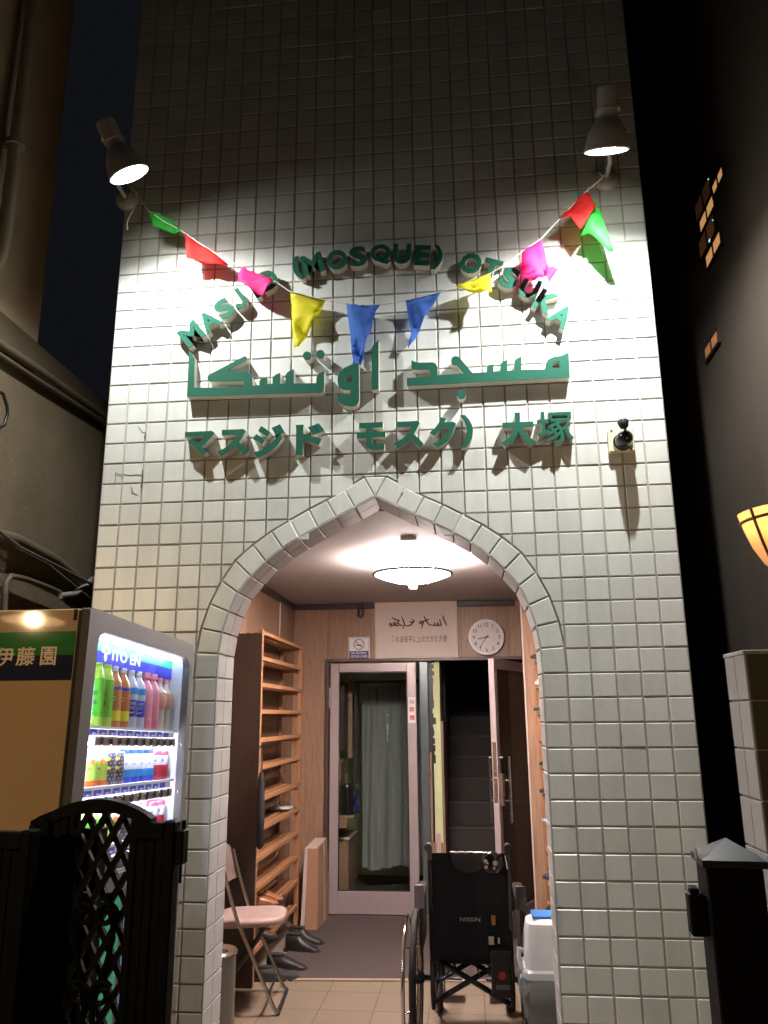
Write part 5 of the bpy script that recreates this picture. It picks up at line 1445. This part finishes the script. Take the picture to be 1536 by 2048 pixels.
# side panel facing the street: livery stripes and writing, laid 1.5 mm proud
def sface(mb, n0, n1, h0, h1, out=0.0015):
    q = [V(-0.0002, h0, n0), V(-0.0002, h0, n1), V(-0.0002, h1, n1), V(-0.0002, h1, n0)]
    mb.hexa(q, [p_ - Uv * out for p_ in q])
b = MB(); sface(b, -0.70, -0.040, -0.1445, -0.073); lv = part('livery_stripe', b, 'vm_green', vm)
b = MB(); sface(b, -0.70, -0.040, -0.219, -0.1450); part('blue_band', b, 'vm_navy', lv)
b = MB()
for ch, n in (('伊', -0.258), ('藤', -0.190), ('園', -0.118)):
    put_heavy(b, ch, V(-0.0024, -0.147, n), Nv, Wv, -Uv, 0.058 if ch != '園' else 0.048, 0.054, 0.0014, 0.02)
part('side_lettering', b, mat('pale_gold_lettering', (0.72, 0.52, 0.30), 0.35), vm)
b = MB(); sface(b, -0.0355, -0.0265, -1.79, -0.008, 0.001); sface(b, -0.052, -0.042, -0.04, -0.006, 0.002); part('door_seam', b, 'ink', vm)

# ------------------------------------------------------------------ drinks on display
FD = (-Uv * 0.86 + Nv * 0.51).normalized(); FS = Vector((0, 0, 1)).cross(FD).normalized()
def drink(kind, name, label, t, hs, group):
    pos = V(t, hs + 0.0005, -0.078)
    r = thing(name, label, 'drink', pos, group)
    me = DR[kind]
    for nm, m in me: part(nm, m, None, r)
    return r
DR = {}
def define(kind, specs):
    out = []
    for nm, fn, m in specs:
        b = MB(); fn(b); out.append((nm, b.mesh(nm, m, (0, 0, 0), True)))
    DR[kind] = out
def L_(prof): return lambda b: b.lathe(prof, (0, 0, 0), None, 24)
def TX(body, r, z, h, wd=None, bold=0.02, side=0.0): return lambda b: put_text(b, body, FD * (r - 0.0014) + FS * side + Vector((0, 0, z)), FS, Vector((0, 0, 1)), FD, height=h, width=wd, bold=bold, thick=0.005)
gl_ = lambda n, c, rough=0.3: mat(n, c, rough, var=0.06, coat=0.3)
DM = {k: gl_('drink_' + k, c) for k, c in dict(green=(0.10, 0.55, 0.04), lime=(0.45, 0.72, 0.10), amber=(0.55, 0.20, 0.06), yellow=(0.85, 0.72, 0.05), clear=(0.62, 0.66, 0.80), pblue=(0.03, 0.08, 0.60), sky=(0.05, 0.38, 0.88), pink=(0.85, 0.32, 0.45), rose=(0.70, 0.18, 0.28), peach=(0.75, 0.45, 0.38), cream=(0.72, 0.66, 0.60), white=(0.80, 0.80, 0.84), red=(0.75, 0.05, 0.09), orange=(0.75, 0.16, 0.03), dark=(0.05, 0.05, 0.08)).items()}
bottle = [(0, 0), (0.029, 0), (0.031, 0.006), (0.031, 0.125), (0.028, 0.150), (0.014, 0.178), (0.0125, 0.188), (0.0, 0.188)]
cap = [(0, 0.188), (0.0145, 0.188), (0.0145, 0.202), (0.012, 0.204), (0, 0.204)]
def band(z0, z1, r=0.0316): return [(r - 0.0005, z0), (r, z0 + 0.0005), (r, z1 - 0.0005), (r - 0.0005, z1)]
define('tea', [('bottle', L_([(0, 0), (0.030, 0), (0.031, 0.004), (0.031, 0.15), (0.024, 0.172), (0.020, 0.190), (0, 0.190)]), DM['lime']), ('cap', L_([(0, 0.190), (0.0195, 0.190), (0.0195, 0.203), (0, 0.204)]), DM['lime']), ('wrap', L_(band(0.03, 0.152)), DM['green']), ('print', lambda b: (TX('お', 0.031, 0.105, 0.016)(b), TX('茶', 0.031, 0.075, 0.016)(b)), DM['dark'])])
define('barley', [('bottle', L_(bottle), DM['amber']), ('cap', L_(cap), DM['clear']), ('wrap', L_(band(0.022, 0.056)), DM['yellow']), ('collar', L_(band(0.125, 0.135, 0.0313)), DM['pblue']), ('print', TX('む', 0.031, 0.095, 0.018, bold=0.04), DM['white'])])
define('sport', [('bottle', L_(bottle), DM['clear']), ('cap', L_(cap), DM['white']), ('wrap', L_(band(0.040, 0.098)), DM['pblue']), ('upper_wrap', L_(band(0.118, 0.142, 0.0313)), DM['sky']), ('print', lambda b: (TX('POCARI', 0.0316, 0.085, 0.011, 0.040)(b), TX('SWEAT', 0.0316, 0.070, 0.011, 0.038)(b), TX('~', 0.0316, 0.054, 0.008, 0.034)(b)), DM['white'])])
define('pinky', [('bottle', L_(bottle), DM['pink']), ('cap', L_([(0, 0.186), (0.019, 0.186), (0.019, 0.207), (0, 0.208)]), DM['pink']), ('wrap', L_(band(0.0, 0.032)), DM['rose'])])
define('peachy', [('bottle', L_([(0, 0), (0.024, 0), (0.026, 0.01), (0.025, 0.07), (0.032, 0.095), (0.034, 0.12), (0.031, 0.142), (0.013, 0.165), (0.0125, 0.182), (0, 0.182)]), DM['cream']), ('cap', L_([(0, 0.182), (0.014, 0.182), (0.014, 0.198), (0, 0.199)]), DM['pink']), ('wrap', L_([(0.0278, 0.078), (0.0326, 0.095), (0.0346, 0.12), (0.0316, 0.142)]), DM['peach'])])
define('teas', [('carton', L_([(0, 0), (0.030, 0), (0.0315, 0.004), (0.0315, 0.085), (0.028, 0.10), (0.024, 0.115), (0, 0.117)]), DM['white']), ('wrap', L_(band(0.018, 0.078, 0.0321)), DM['lime']), ('base_band', L_(band(0.0, 0.0175, 0.0321)), DM['orange']), ('print', TX('TEA', 0.0321, 0.052, 0.011, 0.03, side=-0.006), DM['dark']), ('seal', lambda b: b.lathe([(0, 0.004), (0.008, 0.004), (0.008, 0)], FD * 0.0305 + FS * 0.013 + Vector((0, 0, 0.074)), FD.to_track_quat('Z', 'Y').to_matrix(), 16), DM['orange'])])
def dots(b):
    for z in range(8):
        for a in range(14):
            an = (a + 0.5 * (z % 2)) * 2 * pi / 14; d = Vector((cos(an), sin(an), 0)); p_ = d * 0.0303 + Vector((0, 0, 0.006 + z * 0.0125))
            s_ = Vector((-sin(an), cos(an), 0)) * 0.0021; u_ = Vector((0, 0, 0.0021))
            q = [p_ + s_, p_ + u_, p_ - s_, p_ - u_]; b.hexa(q, [x_ + d * 0.0006 for x_ in q])
def lemon(b):
    for dz, sd, sc in ((0.082, 0.0, 0.011), (0.052, 0.004, 0.009), (0.026, -0.006, 0.007)):
        c_ = FD * 0.0309 + FS * sd + Vector((0, 0, dz))
        q = [c_ + FS * (sc * cos(a * pi / 8)) + Vector((0, 0, sc * 0.6 * sin(a * pi / 8))) for a in range(16)]; b.hexa(q, [x_ + FD * 0.0008 for x_ in q])
define('polka', [('can', L_([(0, 0), (0.026, 0), (0.030, 0.005), (0.030, 0.100), (0.026, 0.105), (0, 0.105)]), DM['dark']), ('dots', dots, DM['white']), ('lemon_print', lemon, DM['yellow'])])
define('nata', [('bottle', L_([(0, 0), (0.026, 0), (0.027, 0.004), (0.027, 0.02), (0.0285, 0.024), (0.0285, 0.06), (0.024, 0.096), (0.0, 0.097)]), DM['sky']), ('upper_wrap', L_([(0.0290, 0.045), (0.0289, 0.06), (0.0245, 0.0965)]), DM['white']), ('cap', L_([(0, 0.097), (0.015, 0.097), (0.015, 0.111), (0, 0.112)]), DM['pblue']), ('foot', L_(band(0.0, 0.0195, 0.0276)), DM['pblue']), ('print', TX('ナタ', 0.0275, 0.062, 0.010), DM['pblue'])])
define('redcan', [('can', L_([(0, 0), (0.026, 0), (0.030, 0.005), (0.030, 0.100), (0.026, 0.107), (0, 0.107)]), DM['red']), ('wrap', L_([(0.0304, 0.055), (0.0308, 0.06), (0.0308, 0.085), (0.0304, 0.09)]), DM['white']), ('print', TX('Ni', 0.0306, 0.072, 0.012), DM['pblue'])])
order = ['first', 'second', 'third', 'fourth', 'fifth', 'sixth', 'seventh', 'eighth', 'ninth', 'tenth']
DESC = dict(tea='green tea bottle', barley='amber barley tea bottle with yellow band', sport='white and blue sports drink bottle', pinky='pink drink bottle', peachy='pinched cream and peach bottle', teas='lime and white tea carton', polka='black can with white dots and lemons', nata='white and blue tapered bottle', redcan='red can with white band')
NAME = dict(tea='tea_bottle', barley='tea_bottle', sport='sports_drink_bottle', pinky='drink_bottle', peachy='drink_bottle', teas='tea_carton', polka='drink_can', nata='drink_bottle', redcan='drink_can')
rows = [('top', -0.347, ['tea', 'tea', 'barley', 'barley', 'sport', 'sport', 'pinky', 'pinky', 'peachy', 'peachy'], 0.243, 0.0685),
        ('middle', -0.531, ['teas', 'teas', 'polka', 'polka', 'nata', 'nata', 'nata', 'nata', 'redcan', 'redcan'], 0.243, 0.0685),
        ('bottom', -0.715, ['tea', 'tea', 'teas', 'teas', 'sport', 'sport', 'pinky', 'pinky', 'redcan', 'redcan'], 0.243, 0.0685)]
for rn, hs, kinds, t0, dt in rows:
    for i, k in enumerate(kinds):
        if rn == 'bottom' and k in ('tea', 'sport', 'pinky'): k = {'tea': 'tea', 'sport': 'polka', 'pinky': 'peachy'}[k]
        sc = 1.0
        n_ = kinds[:i].count(kinds[i])
        r = drink(k, NAME[k], f'{DESC[k]}, {order[i]} from left in {rn} row of machine', t0 + dt * i, hs, f'drinks in the {rn} row of the vending machine')
        if rn == 'bottom' and k in ('tea', 'peachy'): r.scale = (0.85, 0.85, 0.55)

# ------------------------------------------------------------------ black folding gate in front of the machine
def gate_leaf(label, d0, xl, xr, ytop, ypk, lattice):
    """leaf hanging between two picture verticals at distance d0; built in its own x/z plane"""
    pl_ = atD(xl, 1700, d0); pr_ = atD(xr, 1700, d0 - 0.06)
    O_ = Vector((pl_.x, pl_.y, 0)); e = Vector((pr_.x - pl_.x, pr_.y - pl_.y, 0)); W_ = e.length; e.normalize(); nrm = Vector((e.y, -e.x, 0))
    if nrm.y > 0: nrm = -nrm
    ztop = atD((xl + xr) / 2, ytop, d0 - 0.03).z; zpk = atD((xl + xr) / 2, ypk, d0 - 0.03).z
    MX = Matrix(((e.x, -nrm.x, 0, O_.x), (e.y, -nrm.y, 0, O_.y), (0, 0, 1, 0), (0, 0, 0, 1)))
    root = thing('folding_gate', label, 'gate', O_, 'black gates at the forecourt')
    b = MB()
    fw = 0.03
    for xa in (0.0, W_ - fw): b.box((xa, -0.02, 0.04), (xa + fw, 0.02, ztop), 0.004, MX)
    b.box((fw + 0.0005, -0.014, 0.08), (W_ - fw - 0.0005, 0.014, 0.12), 0.003, MX)
    b.box((W_ * 0.70 if lattice else fw + 0.0005, -0.014, ztop - 0.045), (W_ - fw - 0.0005, 0.014, ztop - 0.005), 0.003, MX)
    part('frame', b, 'gate', root)
    return root, MX, W_, ztop, zpk, fw
root, MX, W_, zt, zp, fw = gate_leaf('black cast gate leaf with arched top and diamond lattice before the vending machine', 2.0, 82, 354, 1640, 1603, True)
la0, la1 = W_ * 0.27, W_ * 0.665       # lattice panel
b = MB()
n = 22
ap_ = [(W_ * (0.02 + 0.80 * i / n), zt + 0.004 + (zp - zt) * sin(pi * (i / n)) ** 0.8) for i in range(n + 1)]
V0 = [MX @ Vector((x, -0.016, z)) for x, z in ap_] ; V1 = [MX @ Vector((x, -0.016, z - 0.028)) for x, z in ap_][::-1]
D_ = (MX.to_3x3() @ Vector((0, 0.032, 0)))
for i in range(n):
    q = [V0[i], V0[i + 1], V1[n - i - 1], V1[n - i]]; b.hexa(q, [p_ + D_ for p_ in q])
part('arched_rail', b, 'gate', root)
b = MB()
def topz(x): 
    t = min(1, max(0, (x / W_ - 0.02) / 0.80)); return zt - 0.02 + (zp - zt) * sin(pi * t) ** 0.8
def solid_side(x0, x1):
    k = max(2, int((x1 - x0) / 0.022)); st_ = (x1 - x0) / k
    for i in range(k): b.box((x0 + i * st_ + 0.0005, -0.008 - 0.004 * (i % 2), 0.121), (x0 + (i + 1) * st_ - 0.0005, 0.008, (zt - 0.046) if x0 > W_ * 0.6 else topz(x0 + i * st_)), 0.002, MX)
solid_side(fw + 0.001, la0 - 0.022); solid_side(la1 + 0.022, W_ - fw - 0.001)
for xa in (la0 - 0.021, la1 + 0.001): b.box((xa, -0.013, 0.121), (xa + 0.020, 0.013, topz(xa + 0.01)), 0.003, MX)
part('slat_panel', b, 'gate', root)
b = MB()
def bar2(x0, z0, x1, z1, wd=0.014, off=0.0, th=0.006):
    d = Vector((x1 - x0, 0, z1 - z0)); d.normalize(); s_ = Vector((d.z, 0, -d.x)) * wd / 2
    a = [Vector((x0, off - th, z0)) + s_, Vector((x0, off - th, z0)) - s_, Vector((x1, off - th, z1)) - s_, Vector((x1, off - th, z1)) + s_]
    b.hexa([MX @ p_ for p_ in a], [MX @ (p_ + Vector((0, 2 * th, 0))) for p_ in a])
pw_ = (la1 - la0) / 3.0; ph_ = 0.082; zb_ = 0.121
def clipbar(xs, zs, xe, ze, **k):
    N_ = 500; seg_ = []
    for i in range(N_ + 1):
        t = i / N_; x = xs + (xe - xs) * t; z = zs + (ze - zs) * t
        if la0 <= x <= la1 and zb_ <= z <= topz(x): seg_.append((x, z))
    if len(seg_) > 1: bar2(*seg_[0], *seg_[-1], **k)
hgt = zp - zb_ + 0.2
for i in range(-46, 50):
    x0 = la0 + i * pw_
    run = pw_ / ph_ * hgt
    clipbar(x0, zb_, x0 + run, zb_ + hgt, off=-0.0062); clipbar(x0, zb_, x0 - run, zb_ + hgt, off=0.0062)
zc = 1.02
part('lattice', b, 'gate', root)
b = MB(); xc = (la0 + la1) / 2
def spiral(cx, cz, r, turns, sx=1, ph=0.0):
    return [MX @ Vector((cx + sx * r * (1 - 0.75 * t / 26) * cos(ph + turns * 2 * pi * t / 26), -0.0165, cz + r * (1 - 0.75 * t / 26) * sin(ph + turns * 2 * pi * t / 26))) for t in range(27)]
for sx in (-1, 1):
    for cz, ph in ((zc + 0.07, 0.0), (zc - 0.10, 0.6), (zc - 0.26, 0.0)):
        b.tube(spiral(xc + sx * 0.028, cz, 0.030, 1.3, sx, ph), 0.0065, 8)
    b.tube([MX @ Vector((xc + sx * (0.03 + 0.02 * sin(t * 0.9)), -0.0165, zc + 0.12 - t * 0.05)) for t in range(9)], 0.007, 8)
part('scroll_ornament', b, 'gate', root, True)
b = MB(); b.box((W_ + 0.0005, -0.018, zt - 0.10), (W_ + 0.022, 0.018, zt - 0.02), 0.004, MX); b.tube([MX @ Vector((W_ + 0.014, 0, zt - 0.02)), MX @ Vector((W_ + 0.014, 0, zt + 0.0))], 0.006, 8); b.tube([MX @ Vector((W_ + 0.016, -0.01, zt - 0.14)), MX @ Vector((W_ + 0.016, -0.01, zt - 0.10))], 0.004, 8)
part('latch', b, 'gate', root)
root2, MX, W2, zt2, zp2, fw = gate_leaf('plain black gate leaf with arched rail folded behind the lattice leaf', 2.10, 62, 205, 1652, 1607, False)
b = MB(); n = 14
ap_ = [(W2 * (0.0 + 1.9 * i / n), zt2 + (zp2 - zt2) * sin(pi * min(1, i / n * 0.95 + 0.02)) ** 0.7) for i in range(n + 1)]
D_ = (MX.to_3x3() @ Vector((0, 0.026, 0)))
for i in range(n // 2 + 1):
    q = [MX @ Vector((ap_[i][0], -0.013, ap_[i][1])), MX @ Vector((ap_[i + 1][0], -0.013, ap_[i + 1][1])), MX @ Vector((ap_[i + 1][0], -0.013, ap_[i + 1][1] - 0.024)), MX @ Vector((ap_[i][0], -0.013, ap_[i][1] - 0.024))]
    b.hexa(q, [p_ + D_ for p_ in q])
part('arched_rail', b, 'gate', root2)
b = MB(); k = int(W2 / 0.02)
for i in range(k): b.box((0.03 + i * (W2 - 0.06) / k + 0.0004, -0.008, 0.121), (0.03 + (i + 1) * (W2 - 0.06) / k - 0.0004, 0.008, zt2 - 0.046), 0.002, MX)
part('slat_panel', b, 'gate', root2)
root3, MX, W3, zt3, zp3, fw = gate_leaf('solid black gate panel at the left edge of the view', 1.96, -120, 70, 1658, 1640, False)
b = MB(); k = int(W3 / 0.03)
for i in range(k): b.box((0.031 + i * (W3 - 0.062) / k + 0.0004, -0.009, 0.121), (0.031 + (i + 1) * (W3 - 0.062) / k - 0.0004, 0.009, zt3 - 0.046), 0.002, MX)
part('slat_panel', b, 'gate', root3)
bt4 = atD(40, 1712, 1.93)
b = MB(); b.tube([bt4 + Vector((0, 0, 0.02)), bt4, bt4 + Vector((0.02, 0, -0.01))], 0.006, 8); part('bolt', b, 'gate', root3)

# right gate post with pyramid cap and latch box
c = atD(1460, 1760, 1.93); hp = 0.064
gp = thing('gate_post', 'square black gate post with a shallow pyramid cap before the right pier', 'gate post', (c.x, c.y, 0))
zt_ = atD(1460, 1722, 1.90).z
RZp = Matrix.Translation((c.x, c.y, 0)) @ Matrix.Rotation(radians(-4), 4, 'Z')
b = MB(); b.box((-hp, -hp, 0.0), (hp, hp, zt_ - 0.012), 0.004, RZp); part('post', b, 'gate', gp)
b = MB(); hc = hp + 0.009
v0 = [(-hc, -hc), (hc, -hc), (hc, hc), (-hc, hc)]
b.hexa([RZp @ Vector((x, y, zt_ - 0.0118)) for x, y in v0], [RZp @ Vector((x, y, zt_ + 0.004)) for x, y in v0])
tip = RZp @ Vector((0, 0, zt_ + 0.046))
vv = [b.bm.verts.new(RZp @ Vector((x * 0.985, y * 0.985, zt_ + 0.0042))) for x, y in v0]; tv = b.bm.verts.new(tip)
for i in range(4): b.bm.faces.new((vv[i], vv[(i + 1) % 4], tv))
b.bm.faces.new(vv[::-1])
part('cap', b, mat('dark_grey_cap', (0.02, 0.021, 0.022), 0.35), gp)
b = MB(); lz0 = atD(1400, 1872, 1.9).z; lz1 = atD(1400, 1790, 1.9).z
b.box((-hp - 0.040, -0.028, lz0), (-hp - 0.0005, 0.022, lz1), 0.004, RZp); b.box((-hp - 0.034, -0.024, lz1 + 0.0005), (-hp - 0.014, 0.016, lz1 + 0.012), 0.002, RZp); part('latch_box', b, 'gate', gp)
b = MB(); b.box((-hp - 0.011, -0.02, zt_ - 0.006), (-hp - 0.0092, 0.012, zt_ + 0.024), 0.0005, RZp) ; part('clip', b, 'steel', gp)

# tiled pillar behind it
pc = atD(1487, 1303, 2.12); ptop = pc.z
tp = thing('tiled_pillar', 'tiled boundary pillar with a flat top at the right edge', 'pillar', (pc.x + 0.3, pc.y + 0.1, 0))
b = MB(); b.box((pc.x + 0.007, pc.y + 0.007, 0.0), (pc.x + 0.60, pc.y + 0.17, ptop - 0.008)); part('core', b, 'grout', tp)
b = MB(); bk_ = MB(); PT = 0.125
k = 0; z = ptop - 0.004
while z > 0.0:
    z0 = max(0.0, z - PT + 0.005)
    for y0, y1 in ((0.003, 0.0855), (0.0875, 0.17)):
        b.slab([(pc.x, pc.y + y0, z0), (pc.x, pc.y + y1, z0), (pc.x, pc.y + y1, z), (pc.x, pc.y + y0, z)], (0.008, 0, 0), 0.002)
    for j in range(4):
        bk_.slab([(pc.x + 0.004 + j * 0.148, pc.y, z0), (pc.x + 0.148 * (j + 1), pc.y, z0), (pc.x + 0.148 * (j + 1), pc.y, z), (pc.x + 0.004 + j * 0.148, pc.y, z)], (0, 0.008, 0), 0.002)
    z -= PT
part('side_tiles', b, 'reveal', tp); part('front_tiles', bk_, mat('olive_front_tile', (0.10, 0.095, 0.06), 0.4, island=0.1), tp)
b = MB(); b.box((pc.x - 0.003, pc.y - 0.003, ptop - 0.0075), (pc.x + 0.60, pc.y + 0.172, ptop + 0.004), 0.002); part('coping', b, 'reveal', tp)

# ------------------------------------------------------------------ neighbouring buildings
NX = 3.02
nb = thing('neighbour_building', 'tall dark building close on the right with a few lit windows', 'building', (NX + 2, 8, 0))
b = MB(); b.box((NX, -2.0, -0.3), (NX + 5, 22, 13)); part('wall', b, 'neigh', nb)
def nwin(px, py, wy, hz, m, name='window', ly=0.0):
    c_ = onX(px, py, NX)
    f_ = MB(); y0, y1, z0, z1 = c_.y - wy / 2, c_.y + wy / 2, c_.z - hz / 2, c_.z + hz / 2
    for a_, b_ in (((NX - 0.015, y0 - 0.015, z0 - 0.015), (NX - 0.001, y0, z1 + 0.015)), ((NX - 0.015, y1, z0 - 0.015), (NX - 0.001, y1 + 0.015, z1 + 0.015)), ((NX - 0.015, y0, z0 - 0.015), (NX - 0.001, y1, z0)), ((NX - 0.015, y0, z1), (NX - 0.001, y1, z1 + 0.015)), ((NX - 0.015, (y0 + y1) / 2 - 0.008, z0), (NX - 0.001, (y0 + y1) / 2 + 0.008, z1))):
        f_.box(a_, b_)
    wn = part(name, f_, 'trim_dark', nb)
    g_ = MB(); g_.box((NX - 0.012, y0 + 0.0005, z0 + 0.0005), (NX - 0.0015, (y0 + y1) / 2 - 0.0085, z1 - 0.0005)); g_.box((NX - 0.012, (y0 + y1) / 2 + 0.0085, z0 + 0.0005), (NX - 0.0015, y1 - 0.0005, z1 - 0.0005)); part('pane', g_, m, wn)
nwin(1418, 428, 0.24, 0.065, 'e_win'); nwin(1431, 500, 0.24, 0.065, 'e_win'); nwin(1440, 362, 0.16, 0.05, 'e_win'); nwin(1410, 400, 0.26, 0.10, 'e_win_dim'); nwin(1418, 474, 0.26, 0.10, 'e_win_dim'); nwin(1427, 690, 0.22, 0.06, 'e_win_dim')
for px, py, r in ((1423, 358, 0.006), (1425, 481, 0.012), (1432, 440, 0.005)):
    c_ = onX(px, py, NX); b = MB(); b.lathe([(0, 0.02), (r * 0.7, 0.016), (r, 0.0)], (NX, c_.y, c_.z), Matrix.Rotation(radians(-90), 3, 'Y'), 12); part('indicator_light', b, 'e_led', nb)
# lantern on the neighbour's wall, near the pillar
lc = atD(1545, 1070, 2.55)
ln = thing('wall_lantern', 'glowing amber wall lantern cut off by the right edge of the photo', 'lantern', lc)
b = MB(); q = Matrix.Rotation(radians(-8), 3, 'Y')
b.lathe([(0.0, -0.125), (0.02, -0.12), (0.045, -0.085), (0.066, -0.03), (0.078, 0.03), (0.086, 0.085), (0.083, 0.085), (0.075, 0.03), (0.063, -0.03), (0.043, -0.08), (0.0, -0.11)], lc, q, 32); part('bowl', b, 'lantern_bowl', ln, True)
b = MB(); b.tube([lc + q @ Vector((0.0825 * cos(a * pi / 20), 0.0825 * sin(a * pi / 20), 0.055)) for a in range(40)], 0.0055, 8, closed=True)
for an in (radians(222),):
    b.tube([lc + q @ Vector((r_ * cos(an), r_ * sin(an), z_i)) for r_, z_i in ((0.024, -0.122), (0.050, -0.085), (0.070, -0.03), (0.082, 0.03), (0.089, 0.085))], 0.005, 6)
part('rim', b, 'brownband', ln, True)
b = MB(); b.lathe([(0, -0.05), (0.022, -0.045), (0.032, -0.01), (0.028, 0.03), (0.012, 0.05), (0, 0.05)], lc, None, 20); part('bulb', b, 'e_lantern', ln, True)
b = MB(); b.tube([lc + Vector((0.0, 0, -0.12)), lc + Vector((0.06, 0.0, -0.15)), lc + Vector((0.14, 0, -0.12)), Vector((NX + 0.01, lc.y, lc.z - 0.10))], 0.011, 8); part('bracket', b, 'trim_dark', ln, True)
ld = bpy.data.lights.new('lantern_light', 'POINT'); ld.energy = P_LANTERN; ld.color = (1.0, 0.60, 0.25); ld.shadow_soft_size = 0.03
lo = bpy.data.objects.new('lantern_light', ld); COL.objects.link(lo); lo.parent = ln; lo.location = (0, 0, 0.06)

# left building with its pipes
LX = -0.5
lb = thing('left_building', 'stained old building crowding the left side with pipes along its wall', 'building', (LX - 1.5, 0, 0))
b = MB(); b.box((LX - 3, -0.7, 3.462), (LX, 0.17, 10.0)); part('upper_wall', b, 'wallL_lit', lb)
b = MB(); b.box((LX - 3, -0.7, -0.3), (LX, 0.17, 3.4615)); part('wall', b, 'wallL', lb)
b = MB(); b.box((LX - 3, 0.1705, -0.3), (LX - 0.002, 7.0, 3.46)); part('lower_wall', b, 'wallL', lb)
b = MB()
def pipe(px, X, r): b.tube([onX(x, y, X) for x, y in px], r, 10)
pipe([(-30, 668), (80, 742), (216, 838)], LX + 0.035, 0.022); pipe([(-30, 690), (60, 750), (216, 850)], LX + 0.03, 0.013)
part('pipe', b, 'pipe', lb, True)
b = MB(); pipe([(-40, 1062), (30, 1078), (110, 1120), (190, 1188)], LX + 0.04, 0.030); pipe([(-30, 1040), (40, 1095), (120, 1135), (190, 1172)], LX + 0.09, 0.008); part('pipe', b, 'pipe', lb, True)
b = MB(); pipe([(8, 1230), (10, 1195), (12, 1165), (22, 1152), (50, 1158), (90, 1172), (120, 1185)], LX + 0.05, 0.014); part('pipe', b, 'pipe', lb, True)
b = MB(); pipe([(120, 1192), (150, 1188), (170, 1172), (186, 1158)], LX + 0.06, 0.017); part('pipe', b, mat('pale_grey_conduit', (0.34, 0.33, 0.31), 0.45), lb, True)
b = MB(); pipe([(-10, 778), (6, 788), (14, 812), (15, 828), (8, 850), (-10, 860)], LX + 0.05, 0.008); part('cable', b, 'black', lb, True)
dq = onX(30, 300, LX + 0.07)
b = MB(); b.tube([(LX - 0.03, dq.y, 3.56), (LX + 0.04, dq.y, 3.60), (LX + 0.065, dq.y, 3.68), (LX + 0.07, dq.y, 3.8), (LX + 0.07, dq.y, 9.8)], 0.032, 16)
for zz in (onX(20, 280, LX + 0.07).z, 6.4): b.tube([(LX + 0.07, dq.y, zz), (LX + 0.07, dq.y, zz + 0.03)], 0.045, 16); b.box((LX + 0.0005, dq.y - 0.012, zz + 0.004), (LX + 0.07, dq.y + 0.012, zz + 0.026))
part('downpipe', b, mat('pale_downpipe', (0.30, 0.26, 0.19), 0.5), lb, True)

# ------------------------------------------------------------------ the street lamp behind the viewer whose reflection shows in the machine
SP = Vector((-3.5, -7.76, 3.19))
sl = thing('street_lamp', 'hooded amber street lamp reflected in the side of the vending machine', 'street lamp', (SP.x - 0.9, SP.y - 0.2, 0))
b = MB(); b.tube([(SP.x - 0.9, SP.y - 0.2, 0), (SP.x - 0.9, SP.y - 0.2, 3.2), (SP.x - 0.75, SP.y - 0.16, 3.32), (SP.x, SP.y, 3.34)], [0.07, 0.05, 0.04, 0.03], 14); part('pole', b, 'gate', sl, True)
b = MB(); b.lathe([(0.0, 0.12), (0.10, 0.11), (0.34, 0.035), (0.36, 0.0), (0.34, 0.004), (0.10, 0.07), (0, 0.08)], SP, None, 36); part('hood', b, 'lampshade', sl, True)
b = MB(); b.lathe([(0, 0.05), (0.03, 0.052), (0.042, 0.056), (0.03, 0.060), (0, 0.062)], SP, None, 24); part('bulb', b, 'e_street', sl, True)
ld = bpy.data.lights.new('street_light', 'POINT'); ld.energy = P_STREET; ld.color = (1.0, 0.66, 0.34); ld.shadow_soft_size = 0.03
lo = bpy.data.objects.new('street_light', ld); COL.objects.link(lo); lo.parent = sl; lo.location = SP + Vector((0, 0, 0.022)) - ROOTLOC[sl.name]
